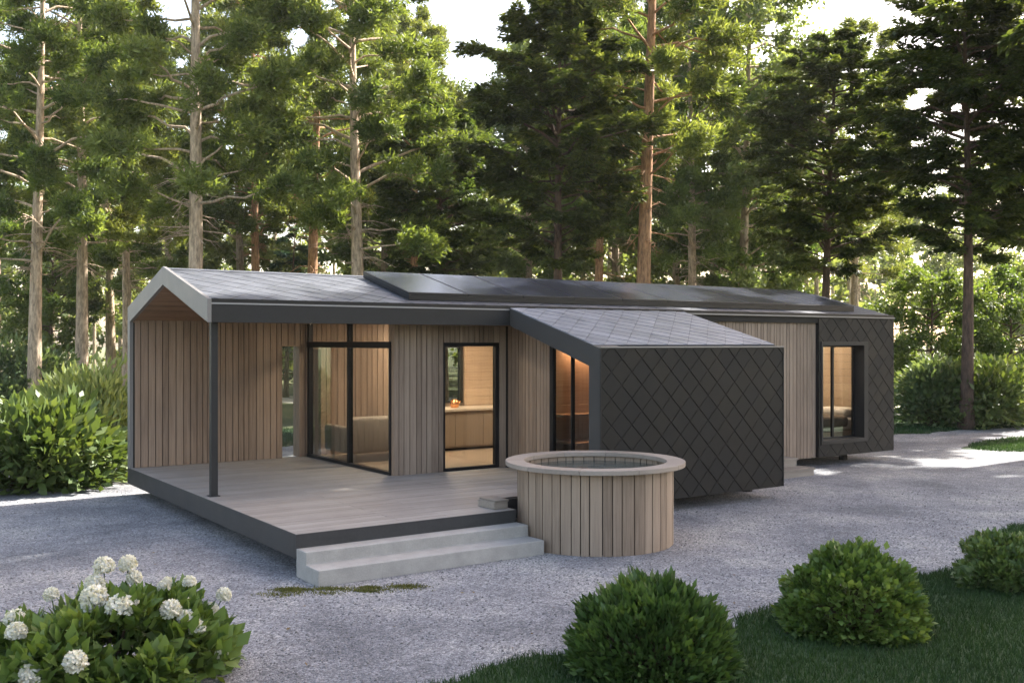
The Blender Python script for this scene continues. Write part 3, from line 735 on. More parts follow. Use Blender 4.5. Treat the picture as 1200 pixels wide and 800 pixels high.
# ------------------------------------------------------------------ solar array on the roof
sa = empty('solar_array', (8.4, 4.0, 3.35), 'row of dark solar panels raised along the front slope of the roof', 'solar panels')
def on_roof(y, up): 
    return ZE + (y - YE) * SL + up
y0s, y1s = 3.27, 4.80
for i in range(10):
    a, b_ = 3.13 + i * 1.05 + 0.006, 3.13 + (i + 1) * 1.05 - 0.006
    q = MB().slab((a, y0s, on_roof(y0s, 0.125)), (b_, y0s, on_roof(y0s, 0.125)), (b_, y1s, on_roof(y1s, 0.125)), (a, y1s, on_roof(y1s, 0.125)), 0.035)
    o = loc_(q.obj('solar_panel', M['black'], sa), sa)
    t = 0.018
    q = MB().slab((a + t, y0s + t, on_roof(y0s + t, 0.1275)), (b_ - t, y0s + t, on_roof(y0s + t, 0.1275)), (b_ - t, y1s - t, on_roof(y1s - t, 0.1275)), (a + t, y1s - t, on_roof(y1s - t, 0.1275)), 0.006)
    loc_(q.obj('cells', M['solar'], o), sa)
rl = MB()
for yy in (3.5, 4.55): rl.slab((3.16, yy, on_roof(yy, 0.088)), (13.6, yy, on_roof(yy, 0.088)), (13.6, yy + 0.05, on_roof(yy + 0.05, 0.088)), (3.16, yy + 0.05, on_roof(yy + 0.05, 0.088)), 0.075)
loc_(rl.obj('rail', M['black'], sa), sa)
sk = MB()
def skirt(x0, x1, ya, yb): sk.slab((x0, ya, on_roof(ya, 0.087)), (x1, ya, on_roof(ya, 0.087)), (x1, yb, on_roof(yb, 0.087)), (x0, yb, on_roof(yb, 0.087)), 0.072)
skirt(3.136, 13.624, y0s, y0s + 0.03); skirt(3.136, 3.16, y0s + 0.031, y1s); skirt(13.6, 13.624, y0s + 0.031, y1s)
loc_(sk.obj('edge_skirt', M['black'], sa), sa)

# ------------------------------------------------------------------ steps
st = MB()
st.prism([(-0.574, 0.0), (-0.574, 0.17), (-0.253, 0.17), (-0.253, 0.30), (-0.004, 0.30), (-0.004, 0.0)], 0.0, 2.825, 'X')
tag(st.obj('concrete_steps', M['concrete'], bevel=0.008), 'two wide pale concrete steps in front of the terrace edge', 'steps')
ws = empty('wooden_steps', (10.0, 2.5, 0), 'two low wooden steps against the timber wall beside the shingled bay', 'steps')
t1 = MB(); t1.box(9.3, 11.1, 2.62, 2.80, 0.26, 0.30); t1.box(9.3, 11.1, 2.81, 3.0, 0.26, 0.30); t1.box(9.32, 11.08, 2.64, 2.99, 0.02, 0.255); loc_(t1.obj('tread', M['step_wood'], ws), ws)
t1 = MB(); t1.box(9.3, 11.15, 2.26, 2.41, 0.11, 0.15); t1.box(9.3, 11.15, 2.42, 2.61, 0.11, 0.15); t1.box(9.32, 11.13, 2.28, 2.60, 0.004, 0.105); loc_(t1.obj('tread', M['step_wood'], ws), ws)
tb = MB(); tb.box(2.60, 2.80, 0.10, 0.46, 0.535, 0.56); tb.box(2.59, 2.79, 0.11, 0.13, 0.452, 0.534); tb.box(2.59, 2.61, 0.131, 0.47, 0.452, 0.534); tb.box(2.77, 2.79, 0.131, 0.47, 0.452, 0.534)
tag(tb.obj('tub_stool', M['step_wood'], bevel=0.004), 'small wooden step block on the terrace beside the round tub', 'step stool')
for vv in bpy.data.objects['tub_stool'].data.vertices:
    vv.co.x -= 0.0; vv.co.y += 0.02

# ------------------------------------------------------------------ hot tub
TX, TY, TR = 3.83, -0.27, 0.965
tub = empty('hot_tub', (TX, TY, 0), 'round wooden hot tub of vertical staves with a wide rim', 'hot tub')
rr = random.Random(5); ns = 46; ws_ = [rr.uniform(0.8, 1.2) for _ in range(ns)]; tot = sum(ws_); a = 0.3
sv = MB()
for w in ws_:
    da = 2 * math.pi * w / tot; g = 0.0065
    aa, ab = a + g, a + da - g; a += da
    ro = TR + rr.uniform(-0.003, 0.003)
    pts = []
    for (r_, t) in ((ro, aa), (ro * 1.0006, (aa + ab) / 2), (ro, ab), (ro - 0.045, ab), (ro - 0.045, aa)): pts.append((r_ * math.cos(t), r_ * math.sin(t)))
    sv.prism(pts, 0.006, 0.955, 'Z')
sv.obj('staves', M['tub'], tub)
lathe([(TR - 0.03, 0.02), (TR - 0.03, 0.94), (TR - 0.036, 0.94), (TR - 0.036, 0.02)], 64).obj('liner', M['core'], tub)
rm = MB(); a = 0.1; nseg = 10
for i in range(nseg):
    aa, ab = a + 2 * math.pi * i / nseg + 0.0012, a + 2 * math.pi * (i + 1) / nseg - 0.0012; k_ = 8
    ang_ = [aa + (ab - aa) * j / k_ for j in range(k_ + 1)]
    rm.prism([(1.115 * math.cos(t), 1.115 * math.sin(t)) for t in ang_] + [(0.885 * math.cos(t), 0.885 * math.sin(t)) for t in reversed(ang_)], 0.956, 1.012, 'Z')
rm.obj('rim', M['tubrim'], tub, bevel=0.006)
lathe([(0.0, 0.90), (0.3, 0.90), (0.6, 0.90), (TR - 0.045, 0.90)], 64).obj('water', M['water'], tub, smooth=True)

# ================================================================== VEGETATION
def unit(a): return a / np.maximum(np.linalg.norm(a, axis=1, keepdims=True), 1e-6)
def cards(P, D, Nn, L, W):
    """rhombic leaves: base at P, pointing along D, facing Nn"""
    D = unit(D); Sd = unit(np.cross(D, Nn)); L = np.asarray(L).reshape(-1, 1); W = np.asarray(W).reshape(-1, 1)
    Nn = unit(np.cross(Sd, D))
    m = P + D * L * 0.45
    V = np.stack([P, m + Sd * W * 0.5 + Nn * W * 0.12, P + D * L, m - Sd * W * 0.5 + Nn * W * 0.12], 1).reshape(-1, 3)
    F = np.arange(len(P) * 4).reshape(-1, 4)
    return V, F
def merge(parts):
    Vs, Fs, Ts, n = [], [], [], 0
    for V, F, T in parts:
        Vs.append(V); Fs.append(F + n); Ts.append(T); n += len(V)
    return np.concatenate(Vs), np.concatenate(Fs), np.concatenate(Ts)

def limb_tree(seed, height, bare, radius, kind, n_limbs, n_spray, n_card, card=(0.2, 0.06), shape='cone', droop=0.25):
    """returns trunk MB and crown (V,F,tone). Limbs leave the trunk, each carries sprays of leaf cards"""
    g = np.random.default_rng(seed)
    mb = MB()
    sway = g.uniform(-0.25, 0.25, 2); ph = g.uniform(0, 6)
    def axis(z):
        t = z / height
        return np.array([sway[0] * np.sin(t * 3 + ph) - sway[0] * np.sin(ph), sway[1] * np.sin(t * 2.4 + ph) - sway[1] * np.sin(ph), z])
    r0 = 0.0125 * height + 0.03
    zs = np.linspace(-0.05, height * 0.97, 16)
    rad = [r0 * (1 - 0.86 * (max(z, 0) / height) ** 0.9) * (1 + 0.35 * math.exp(-max(z, 0) / 0.35)) for z in zs]
    mb.tube([tuple(axis(z)) for z in zs], rad, 10)
    parts = []
    for i in range(n_limbs):
        f = (i + g.uniform(0, 1)) / n_limbs
        z = bare + (height - bare) * f ** (0.9 if shape == 'cone' else 1.0)
        if shape == 'cone': rl = radius * (1 - f) ** 0.75 * g.uniform(0.7, 1.1) + 0.35
        elif shape == 'dome': rl = radius * math.sqrt(max(0.02, 1 - (f * 1.05 - 0.35) ** 2 / 0.5)) * g.uniform(0.6, 1.1)
        else: rl = radius * math.sin(math.pi * (0.12 + 0.83 * f)) ** 0.8 * g.uniform(0.65, 1.1)
        az = i * 2.39996 + g.uniform(-0.4, 0.4)
        rise = g.uniform(0.0, 0.25) if kind == 'fir' else g.uniform(0.15, 0.6)
        h = np.array([math.cos(az), math.sin(az), 0])
        ts = np.linspace(0, 1, 7)
        pts = axis(z)[None] + h[None] * (ts * rl)[:, None] + np.array([0, 0, 1])[None] * (rise * rl * ts - droop * rl * ts ** 2)[:, None]
        pts += np.concatenate([np.zeros((1, 3)), np.cumsum(g.normal(0, 0.03 * rl, (6, 3)), 0)])
        br = max(0.012, 0.018 * rl)
        mb.tube([tuple(p) for p in pts], [br * (1 - 0.8 * t) for t in ts], 5, cap=False)
        # sprays
        m = max(3, int(n_spray * (0.4 + 0.6 * rl / radius)))
        t = g.uniform(0.45 if kind == 'pine' else 0.22, 1.0, m) ** 0.8
        k = t * 6; k0 = np.minimum(k.astype(int), 5); fr = (k - k0)[:, None]
        base = pts[k0] * (1 - fr) + pts[k0 + 1] * fr
        sa_ = g.uniform(-1.15, 1.15, m)
        dx = h[0] * np.cos(sa_) - h[1] * np.sin(sa_); dy = h[0] * np.sin(sa_) + h[1] * np.cos(sa_)
        if kind == 'fir': dz = g.normal(-0.12, 0.16, m)
        elif kind == 'crown': dz = g.normal(0.02, 0.28, m)
        elif kind == 'pine': dz = g.normal(0.25, 0.4, m)
        else: dz = g.normal(0.1, 0.5, m)
        SD = unit(np.stack([dx, dy, dz], 1))
        ln_ = g.uniform(0.35, 0.9, m) * (0.35 + 0.22 * rl)
        # limb-level and spray-level colour of the foliage
        tone = np.clip(g.normal(0.5, 0.16) + g.normal(0, 0.17, m), 0, 1)
        cnt = n_card
        idx = np.repeat(np.arange(m), cnt); M_ = len(idx)
        tt = g.uniform(0, 1, M_)
        if kind in ('fir', 'crown'):
            B = base[idx] + SD[idx] * (ln_[idx] * tt)[:, None]
            side = unit(np.cross(SD[idx], np.array([0, 0, 1.0])[None]))
            sg = g.choice([-1, 1], M_)[:, None]
            B = B + side * sg * (g.uniform(0, 0.38, M_) * ln_[idx] * (1 - tt * 0.8))[:, None] + g.normal(0, 0.035, (M_, 3))
            D = SD[idx] * 0.8 + side * sg * 0.7 + g.normal(0, 0.25, (M_, 3)) - np.array([0, 0, 0.18])
            Nn = np.array([0, 0, 1.0]) + g.normal(0, 0.35, (M_, 3))
        elif kind == 'pine':
            B = base[idx] + SD[idx] * (ln_[idx] * (0.35 + 0.65 * tt))[:, None] + g.normal(0, 0.10, (M_, 3))
            D = SD[idx] * 0.5 + g.normal(0, 0.6, (M_, 3)) + np.array([0, 0, 0.15])
            Nn = g.normal(0, 1, (M_, 3))
        else:
            B = base[idx] + SD[idx] * (ln_[idx] * tt)[:, None] + g.normal(0, 0.13, (M_, 3))
            D = SD[idx] * 0.5 + g.normal(0, 0.6, (M_, 3)) - np.array([0, 0, 0.2])
            Nn = np.array([0, 0, 0.7]) + g.normal(0, 0.6, (M_, 3))
        sc = g.uniform(0.65, 1.3, M_)
        V, F = cards(B, D, Nn, card[0] * sc, card[1] * sc)
        parts.append((V, F, np.clip(tone[idx] + g.normal(0, 0.05, M_), 0, 1)))
    return mb, merge(parts)

def dead_branches(mb, seed, z0, z1, n, length):
    g = np.random.default_rng(seed)
    for i in range(n):
        z = g.uniform(z0, z1); az = g.uniform(0, 6.28); L = length * g.uniform(0.4, 1.1)
        p = [(0, 0, z), (math.cos(az) * L * 0.5, math.sin(az) * L * 0.5, z + g.uniform(-0.15, 0.1)), (math.cos(az + 0.2) * L, math.sin(az + 0.2) * L, z + g.uniform(-0.4, 0.1))]
        mb.tube(p, [0.025, 0.016, 0.006], 4, cap=False)
        for q in range(3):
            t = g.uniform(0.3, 0.9); b = [p[0][j] + (p[2][j] - p[0][j]) * t for j in range(3)]
            a2 = az + g.uniform(-1, 1); l2 = L * 0.35
            mb.tube([tuple(b), (b[0] + math.cos(a2) * l2, b[1] + math.sin(a2) * l2, b[2] - g.uniform(0, 0.3))], [0.009, 0.004], 3, cap=False)

PROTO = {}
def proto(key, make, leafmat, barkmat):
    mb, (V, F, T) = make
    PROTO[key] = (mb.mesh(key + '_trunk', M[barkmat], True), np_mesh(key + '_crown', V, F, M[leafmat], T))
def pine(seed, h, bare, rad):
    t = limb_tree(seed, h, bare, rad, 'pine', 62, 20, 84, (0.21, 0.05), 'dome', 0.2)
    dead_branches(t[0], seed, h * 0.27, bare + 1.5, 24, 1.25)
    return t
proto('pine_a', pine(1, 19.0, 5.8, 3.1), 'lf_pine', 'bark_pale')
proto('pine_b', pine(2, 17.5, 5.2, 3.1), 'lf_pine', 'bark_pale')
proto('pine_c', pine(3, 20.5, 7.4, 3.0), 'lf_pine', 'bark_pine')
proto('dark_a', limb_tree(11, 13.4, 4.9, 2.9, 'crown', 92, 18, 78, (0.19, 0.07), 'egg', 0.15), 'lf_dark', 'bark_dark')
proto('dark_b', limb_tree(12, 13.6, 5.0, 3.1, 'crown', 92, 18, 78, (0.19, 0.07), 'egg', 0.13), 'lf_dark', 'bark_dark')
proto('fir_a', limb_tree(13, 8.0, 0.5, 2.2, 'fir', 48, 12, 36, (0.2, 0.06), 'cone', 0.3), 'lf_fir', 'bark_dark')
proto('leafy_a', limb_tree(14, 11.0, 2.0, 3.3, 'leafy', 56, 17, 64, (0.16, 0.10), 'egg', 0.2), 'lf_bright', 'bark_dark')
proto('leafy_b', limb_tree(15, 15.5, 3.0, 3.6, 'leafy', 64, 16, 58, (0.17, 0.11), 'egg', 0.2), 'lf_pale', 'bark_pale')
proto('leafy_c', limb_tree(16, 5.0, 0.3, 2.4, 'leafy', 40, 13, 60, (0.13, 0.085), 'egg', 0.25), 'lf_bright', 'bark_dark')

def tree(key, name, px, depth, label, cat, scale=1.0, rot=None, group=None, sz=None):
    x, y = ground_at(px, depth)
    r = empty(name, (x, y, 0), label, cat, group)
    r.rotation_euler = (0, 0, rot if rot is not None else (px * 0.37) % 6.28)
    r.scale = (scale, scale, sz or scale)
    tm, cm = PROTO[key]
    link('trunk', tm, r); link('crown', cm, r)
    return r
MID = 1
G1 = 'tall pines behind the house'
PINES = [
    ('pine_b', 40, 33, 0.98, 'tall slim pine leftmost in the picture, above the large shrub by the house'),
    ('pine_a', 95, 38, 1.0, 'tall pine rising behind the pale plumed shrub left of the house'),
    ('pine_a', 229, 31, 1.08, 'thick pale barked pine rising behind the gable peak'),
    ('pine_c', 364, 41, 0.95, 'thin orange pine behind the roof between the gable and the solar panels'),
    ('pine_b', 421, 33, 1.05, 'sunlit pine rising at the left end of the solar panels'),
    ('pine_c', 752, 32, 1.0, 'reddish pine rising behind the middle of the solar panels'),
    ('pine_a', 810, 44, 0.95, 'slender far pine just right of the reddish pine behind the solar panels'),
    ('pine_b', 150, 46, 1.0, 'pine in the second row, seen between the gable and the plumed shrub'),
    ('pine_c', 300, 50, 1.0, 'hazy pine in the second row right of the thick pale barked pine'),
    ('pine_a', 1003, 47, 0.9, 'thin reddish pine behind the pair of dark trunks at the far end of the roof'),
    ('pine_c', 485, 52, 0.95, 'pale pine far back between the sunlit pine and the lower dark conifer'),
    ('pine_b', 195, 54, 1.05, 'far pine just left of the thick pale barked pine behind the gable'),
    ('pine_c', 700, 47, 0.95, 'far pine between the broad dark conifer and the reddish pine'),
    ('pine_b', -40, 39, 1.0, 'pine at the left border whose branches reach into the picture'),
]
for key, px, d, s, lab in PINES: tree(key, 'pine_tree', px, d, lab, 'tree', s, group=G1)
DARK = [
    ('dark_a', 655, 31, 0.98, 'broad dark conifer towering behind the middle of the roof'),
    ('dark_b', 520, 36, 0.80, 'lower dark conifer left of the broad one, behind the solar panels'),
    ('dark_b', 968, 34, 0.93, 'dark round topped conifer behind the far end of the roof'),
    ('dark_a', 1132, 29, 0.98, 'dark conifer with a bare lower trunk right of the house'),
    ('dark_b', 1222, 31, 1.05, 'dark conifer at the right border of the picture'),
    ('dark_a', 1330, 24, 1.25, 'dark conifer added to cast shade, just outside the right border of the picture'),
    ('dark_b', 1430, 21, 1.35, 'dark conifer added to cast shade outside the right border, nearer than the one at the border'),
    ('dark_a', 1580, 20, 1.35, 'third dark conifer added to cast shade outside the right border of the picture'),
    ('dark_b', 1760, 20, 1.35, 'fourth dark conifer added to cast shade outside the right border of the picture'),
    ('dark_a', 1560, 26, 1.4, 'dark conifer added to cast shade outside the right border, farther back than its neighbours'),
    ('dark_b', 1950, 18, 1.3, 'dark conifer added to cast shade, farthest outside the right border of the picture'),
]
for key, px, d, s, lab in DARK: tree(key, 'conifer_tree', px, d, lab, 'tree', s, group='dark conifers behind the house', sz=s * (1.4 if px > 1300 else 1.0))  # those past the right border are added, stretched tall to shade the yard
tree('fir_a', 'fir_tree', 335, 46, 'young blue green fir behind the roof left of the solar panels', 'tree', 0.95)
tree('leafy_a', 'leafy_tree', 880, 50, 'bright green leafy tree behind the right part of the solar panels', 'tree', 1.05)
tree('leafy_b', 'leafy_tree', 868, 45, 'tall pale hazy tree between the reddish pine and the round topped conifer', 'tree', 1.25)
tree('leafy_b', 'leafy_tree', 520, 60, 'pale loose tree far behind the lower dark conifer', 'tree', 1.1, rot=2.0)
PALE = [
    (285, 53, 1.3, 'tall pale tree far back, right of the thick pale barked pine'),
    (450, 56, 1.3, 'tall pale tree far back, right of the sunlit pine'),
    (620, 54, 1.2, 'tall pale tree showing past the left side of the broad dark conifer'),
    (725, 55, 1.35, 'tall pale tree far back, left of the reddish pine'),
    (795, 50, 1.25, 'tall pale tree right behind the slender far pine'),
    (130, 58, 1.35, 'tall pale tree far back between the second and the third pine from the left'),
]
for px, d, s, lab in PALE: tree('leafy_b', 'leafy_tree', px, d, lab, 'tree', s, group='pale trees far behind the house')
tree('leafy_a', 'leafy_tree', 60, 56, 'green leafy tree low between the two leftmost pines', 'tree', 0.85, rot=1.0)
tree('leafy_c', 'leafy_tree', 1092, 37, 'fresh green small tree beside the far corner of the house', 'tree', 0.98)
tree('leafy_c', 'leafy_tree', 1185, 38, 'fresh green small tree right of the bare trunk', 'tree', 1.0, rot=4.0)

# far wood: one mass
g = np.random.default_rng(77)
lowV = []
lows = [limb_tree(101, 16, 3.5, 3.6, 'leafy', 34, 8, 11, (0.5, 0.32), 'egg', 0.2), limb_tree(102, 18, 6, 3.2, 'pine', 34, 8, 11, (0.55, 0.2), 'dome', 0.2), limb_tree(103, 5, 0.2, 3.6, 'leafy', 26, 8, 11, (0.42, 0.28), 'egg', 0.2)]
parts = []; tmb = MB()
for i in range(90):
    px = -120 + 1450 * ((i * 0.618034) % 1.0); d = g.uniform(58, 105)
    if (490 < px < 550 or 1030 < px < 1110) and i % 3: continue
    x, y = ground_at(px, d); k = int(g.integers(0, 3)) ; s = g.uniform(0.8, 1.25)
    mb, (V, F, T) = lows[k]
    a = g.uniform(0, 6.28); ca, sa2 = math.cos(a), math.sin(a)
    Rm = np.array([[ca, -sa2, 0], [sa2, ca, 0], [0, 0, 1]]) * s
    parts.append((V @ Rm.T + np.array([x, y, 0]), F, T))
    tmb.tube([(x, y, 0), (x, y, 9 * s)], [0.2 * s, 0.1 * s], 6, cap=False)
V, F, T = merge(parts)
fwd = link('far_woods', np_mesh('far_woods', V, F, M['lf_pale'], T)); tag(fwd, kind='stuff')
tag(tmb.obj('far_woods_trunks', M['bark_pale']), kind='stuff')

# ------------------------------------------------------------------ shrubs
def shrub(name, loc, rx, ry, h, n, card, mat, label, cat, seed, clumps=40, up=0.2, flat=0.5, group=None, stems=True, full=0.5, ball=False):
    """a mound of leaves in clumps over a dome, on short stems"""
    g = np.random.default_rng(seed); root = empty(name, loc, label, cat, group)
    u = g.uniform(0.0, 1.0, clumps); az = np.arange(clumps) * 2.39996 + g.uniform(-0.3, 0.3, clumps)
    zc = u ** 0.8; rr_ = np.sqrt(np.maximum(0, 1 - zc ** 2.2)); dep = g.uniform(0.62, 0.98, clumps)
    C = np.stack([rx * rr_ * np.cos(az) * dep, ry * rr_ * np.sin(az) * dep, h * (0.06 + 0.88 * zc * dep)], 1)
    Nc = unit(np.stack([np.cos(az) * rr_ / rx, np.sin(az) * rr_ / ry, (zc + 0.15) / h], 1))
    idx = g.integers(0, clumps, n)
    cr = full * (rx * ry * h) ** (1 / 3) * g.uniform(0.6, 1.1, clumps)
    off = unit(g.normal(0, 1, (n, 3))) * (g.uniform(0.2, 1, n) ** 0.5)[:, None]
    P = C[idx] + off * cr[idx][:, None] * np.array([1, 1, 0.75])
    if ball:
        q = unit(g.normal(0, 1, (n, 3))); q[:, 2] = np.abs(q[:, 2]) * 1.15 - 0.15; q = unit(q)
        bumps = 1 + 0.08 * np.sin(q[:, 0] * 9 + seed) * np.sin(q[:, 1] * 8 + 1) + 0.06 * np.sin(q[:, 2] * 13 + q[:, 0] * 11) + 0.05 * np.sin(q[:, 1] * 23 + q[:, 2] * 19) + g.normal(0, 0.035, n) + (g.uniform(0, 1, n) < 0.05) * g.uniform(0.02, 0.09, n)
        P = q * np.array([rx, ry, h * 0.93]) * (bumps * (1 - 0.16 * g.uniform(0, 1, n) ** 2))[:, None] + np.array([0, 0, 0.04])
        idx = np.argmin(((P[:, None, :] - C[None]) ** 2).sum(2), 1)
        off = q
    P[:, 2] = np.maximum(P[:, 2], 0.015 + g.uniform(0, 0.1, n))
    D = Nc[idx] * 0.5 + off * 0.6 + g.normal(0, 0.35, (n, 3)) + np.array([0, 0, up])
    Nn = Nc[idx] * flat + np.array([0, 0, 0.6]) + g.normal(0, 0.4, (n, 3))
    sc = g.uniform(0.6, 1.25, n)
    V, F = cards(P, D, Nn, card[0] * sc, card[1] * sc)
    tone = np.clip(g.normal(0.5, 0.2, clumps)[idx] + g.normal(0, 0.08, n), 0, 1)
    link('foliage', np_mesh('foliage', V, F, mat, tone), root)
    if stems:
        mb = MB()
        for i in range(0, clumps, 2):
            mb.tube([(C[i][0] * 0.1, C[i][1] * 0.1, -0.01), tuple(C[i] * np.array([0.55, 0.55, 0.5])), tuple(C[i])], [0.02, 0.014, 0.006], 5, cap=False)
        mb.obj('stems', M['bark_dark'], root)
    return root, C, Nc

x, y = ground_at(38, 17.4); shrub('broadleaf_shrub', (x, y, 0), 1.25, 1.15, 1.45, 6200, (0.25, 0.12), M['lf_shrub'], 'large broad leaved green shrub at the left border of the gravel', 'shrub', 201, 60)
x, y = ground_at(105, 22.0); shrub('plumed_shrub', (x, y, 0), 1.05, 1.0, 1.95, 5200, (0.26, 0.07), M['plume'], 'pale feathery shrub behind the left end of the house', 'shrub', 202, 50, up=0.9)
x, y = ground_at(1095, 30.0); shrub('rounded_shrub', (x, y, 0), 1.0, 1.0, 2.0, 5200, (0.2, 0.09), M['lf_sage'], 'sage green shrub beside the far corner of the house', 'shrub', 203, 46)
x, y = ground_at(1150, 30.0); shrub('rounded_shrub', (x, y, 0), 1.5, 1.3, 2.0, 5200, (0.24, 0.12), M['lf_shrub'], 'dense dark green rounded shrub on the lawn below the bare trunk', 'shrub', 204, 56)
x, y = ground_at(1215, 31.0); shrub('rounded_shrub', (x, y, 0), 1.3, 1.2, 2.0, 5200, (0.2, 0.09), M['lf_bright'], 'yellow green shrub at the right border beyond the lawn', 'shrub', 205, 46)
x, y = ground_at(1058, 44); shrub('rounded_shrub', (x, y, 0), 1.0, 1.0, 2.6, 3600, (0.2, 0.1), M['lf_pale'], 'pale twiggy shrub showing past the far corner of the house', 'shrub', 206, 40)
x, y = ground_at(15, 34); shrub('rounded_shrub', (x, y, 0), 2.4, 1.6, 2.4, 7000, (0.24, 0.12), M['lf_sage'], 'dark undergrowth shrub between the trunks at the left border', 'shrub', 207, 56)

# clipped box balls and the low shrub on the front lawn
x, y = ground_at(762, 7.75); shrub('box_shrub', (x, y, 0), 0.57, 0.57, 0.60, 11000, (0.088, 0.036), M['lf_box'], 'clipped narrow leaved dome shrub nearest the camera on the lawn edge', 'shrub', 211, 120, up=0.5, group='clipped shrubs on the lawn edge', full=0.2, ball=True)
x, y = ground_at(1000, 8.75); shrub('box_shrub', (x, y, 0), 0.56, 0.54, 0.66, 9500, (0.068, 0.05), M['lf_boxb'], 'clipped bright leaved box ball on the lawn right of the dome shrub', 'shrub', 212, 120, up=0.2, group='clipped shrubs on the lawn edge', full=0.2, ball=True)
x, y = ground_at(1190, 10.4); shrub('low_shrub', (x, y, 0), 0.62, 0.6, 0.46, 9000, (0.075, 0.045), M['lf_shrub'], 'low spreading shrub at the right border where lawn meets gravel', 'shrub', 213, 70, full=0.25)

# white flowering hydrangea, bottom left
x, y = ground_at(125, 7.25)
hyd, C, Nc = shrub('hydrangea_bush', (x, y, 0), 0.96, 0.76, 0.68, 6200, (0.125, 0.078), M['lf_boxb'], 'hydrangea bush with round white flower heads in the near left corner', 'flowering bush', 221, 80, up=0.25, full=0.24)
g = np.random.default_rng(5)
nf = 1100
q = unit(g.normal(0, 1, (nf, 3))); q = q[q[:, 2] > -0.55]; nf = len(q)
V, F = cards(q * 0.062 + g.normal(0, 0.004, (nf, 3)), g.normal(0, 1, (nf, 3)) + 0.5 * q, q + g.normal(0, 0.25, (nf, 3)), np.full(nf, 0.024), np.full(nf, 0.02))
fh = np_mesh('flower_head', V, F, M['petal'], g.uniform(0, 1, nf))
FL = [(110, 705, .080), (140, 715, .075), (152, 712, .055), (200, 718, .062), (221, 712, .044), (218, 727, .050), (231, 739, .050), (18, 730, .064), (19, 744, .058), (122, 667, .062), (150, 664, .056), (157, 680, .048), (111, 688, .06), (222, 685, .042), (248, 717, .045), (262, 700, .048), (192, 690, .04), (88, 779, .062), (36, 795, .062), (260, 768, .04), (196, 684, .03), (60, 700, .045)]
ccx, ccy, ccz = x, y, 0.0
fst = MB()
for px, py, r in FL:
    # stand each head on the mound: march along the sight line to the dome
    dr_ = np.array([(px - 600) / 1191.679 * S_ + C_, -(px - 600) / 1191.679 * C_ + S_, -(py - 401.3) / 1191.679])
    best = None
    for t in np.linspace(6.2, 8.4, 90):
        p = np.array([CX, CY, CH]) + dr_ * t
        e = ((p[0] - x) / 0.9) ** 2 + ((p[1] - y) / 0.78) ** 2 + (p[2] / 0.66) ** 2
        if best is None or e < best[0]: best = (e, p)
        if e < 1: best = (e, p); break
    p = best[1]
    p = p - dr_ * 0.09 + np.array([0, 0, 0.02]); p[2] = max(p[2], 0.12)
    q_ = p - np.array([x, y, 0]); fst.tube([tuple(q_ * np.array([0.55, 0.55, 0.35])), tuple(q_ * np.array([0.9, 0.9, 0.72])), tuple(q_)], [0.006, 0.005, 0.004], 5, cap=False)
    o = link('flower_head', fh, hyd, tuple(p - np.array([x, y, 0]))); o.scale = (r / 0.066,) * 3; o.rotation_euler = (g.uniform(-0.4, 0.4), g.uniform(-0.4, 0.4), g.uniform(0, 6.28))

fst.obj('flower_stems', M['lf_shrub'], hyd)

# ------------------------------------------------------------------ grass, moss, loose gravel
def blades(name, P, hgt, wid, mat, seed, lean=0.35):
    g = np.random.default_rng(seed); n = len(P)
    hh = hgt * g.uniform(0.5, 1.3, n); a = g.uniform(0, 6.28, n)
    s = np.stack([np.cos(a), np.sin(a), np.zeros(n)], 1) * (wid / 2)
    tip = P + np.stack([g.normal(0, lean, n) * hh, g.normal(0, lean, n) * hh, hh], 1)
    V = np.stack([P - s, P + s, tip], 1).reshape(-1, 3)
    patch = 0.5 + 0.25 * np.sin(P[:, 0] * 1.7) * np.cos(P[:, 1] * 2.1) + g.normal(0, 0.15, n)
    o = link(name, np_mesh(name, V, np.arange(n * 3).reshape(-1, 3), mat, np.clip(patch, 0, 1)))
    return tag(o, kind='stuff')
g = np.random.default_rng(31)
n = 620000
P = np.stack([g.uniform(-3, 16, n), g.uniform(-8.2, 0.2, n), np.full(n, 0.006)], 1)
px, d = frame_xy(P[:, 0], P[:, 1])
keep = (px > 380) & (px < 1320) & (d > 6.6) & (P[:, 1] < front_edge(P[:, 0]) + np.abs(g.normal(0, 0.035, n)))
blades('lawn_grass', P[keep], 0.05, 0.009, M['grass'], 1)
n = 160000
P = np.stack([g.uniform(-10, 34, n), g.uniform(4.5, 18, n), np.full(n, 0.006)], 1)
px, d = frame_xy(P[:, 0], P[:, 1]); be = back_edge(P[:, 0])
keep = (px > -60) & (px < 1260) & (P[:, 1] > be - np.abs(g.normal(0, 0.05, n))) & (P[:, 1] < be + 5)
blades('back_lawn_grass', P[keep], 0.09, 0.02, M['grass'], 2)
n = 9000
t = g.uniform(0, 6.28, n); r = np.sqrt(g.uniform(0, 1, n))
P = np.stack([pcx + 3.05 * r * np.cos(t), pcy + 1.3 * r * np.sin(t), np.full(n, 0.006)], 1)
blades('lawn_patch_grass', P, 0.07, 0.02, M['grass'], 3)
n = 4200
x, y = ground_at(395, 10.15)
cc = np.stack([g.uniform(-0.62, 0.95, 26), g.normal(0, 0.085, 26)], 1); wt = g.dirichlet(np.full(26, 0.6)); ci = g.choice(26, n, p=wt)
A_ = cc[ci] + g.normal(0, 1, (n, 2)) * np.array([0.065, 0.03]) * g.uniform(0.5, 1.6, (26, 1))[ci]
P = np.stack([x + A_[:, 0] * S_ + A_[:, 1] * C_, y - A_[:, 0] * C_ + A_[:, 1] * S_, np.full(n, 0.003)], 1)
blades('moss', P, 0.022, 0.012, M['moss'], 4, 0.6)
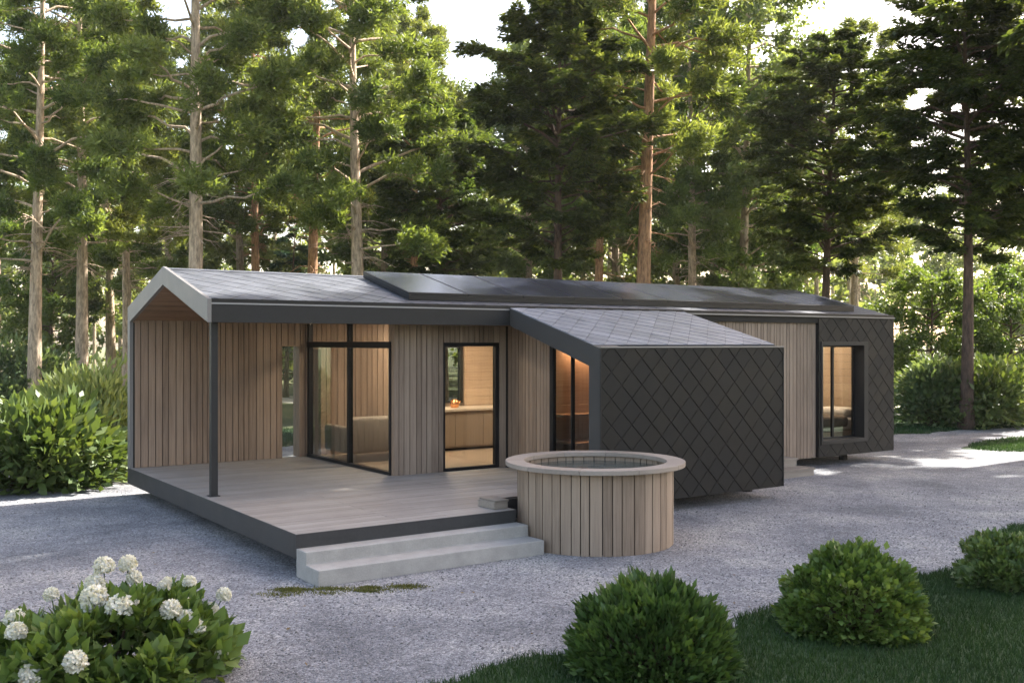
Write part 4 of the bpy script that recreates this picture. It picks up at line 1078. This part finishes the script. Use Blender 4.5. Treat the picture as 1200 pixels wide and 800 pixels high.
# a little fallen leaf and needle litter on the gravel
n = 900
P = np.stack([g.uniform(-6, 20, n), g.uniform(-3.6, 9, n), np.full(n, 0.012)], 1)
P = P[(P[:, 1] > front_edge(P[:, 0]) + 0.1) & ~((P[:, 0] > -0.2) & (P[:, 0] < 15) & (P[:, 1] > -0.7) & (P[:, 1] < 7.2))]; n = len(P)
V, F = cards(P, np.stack([g.normal(0, 1, n), g.normal(0, 1, n), g.normal(0, 0.12, n)], 1), np.array([0, 0, 1.0]) + g.normal(0, 0.25, (n, 3)), g.uniform(0.02, 0.055, n), g.uniform(0.008, 0.03, n))
tag(link('leaf_litter', np_mesh('leaf_litter', V, F, M['litter'], g.uniform(0, 1, n))), kind='stuff')
# loose stones on the gravel
n = 150000
P = np.stack([g.uniform(-7, 14, n), g.uniform(-5, 9, n), np.full(n, 0.005)], 1)
px, d = frame_xy(P[:, 0], P[:, 1])
keep = (px > -30) & (px < 1230) & (d > 6.2) & (d < 17) & (P[:, 1] > front_edge(P[:, 0])) & (g.uniform(0, 1, n) < np.clip(1.5 - d / 12, 0.15, 1))
P = P[keep]; n = len(P)
sz = 0.004 + 0.014 * g.uniform(0, 1, n) ** 2.5
octv = np.array([(1, 0, 0), (0, 1, 0), (-1, 0, 0), (0, -1, 0), (0, 0, 0.8), (0, 0, -0.6)]); octf = np.array([(0, 1, 4), (1, 2, 4), (2, 3, 4), (3, 0, 4), (1, 0, 5), (2, 1, 5), (3, 2, 5), (0, 3, 5)])
jit = g.uniform(0.6, 1.3, (n, 6, 3))
V = (P[:, None, :] + octv[None] * jit * sz[:, None, None]).reshape(-1, 3)
F = (octf[None] + (np.arange(n) * 6)[:, None, None]).reshape(-1, 3)
tag(link('gravel_stones', np_mesh('gravel_stones', V, F, M['pebble'])), kind='stuff')

# ------------------------------------------------------------------ morning haze between the trees
hz = MB().box(-620, 620, -620, 620, -1.0, 27.0)
hm = bpy.data.materials.new('haze'); hm.use_nodes = True; nt = hm.node_tree
nt.nodes.remove(nt.nodes['Principled BSDF'])
pv = nt.nodes.new('ShaderNodeVolumePrincipled'); pv.inputs['Color'].default_value = (0.95, 0.96, 0.93, 1); pv.inputs['Density'].default_value = 0.00027; pv.inputs['Anisotropy'].default_value = 0.25
nt.links.new(pv.outputs[0], nt.nodes['Material Output'].inputs['Volume'])
tag(hz.obj('haze', hm), kind='stuff')
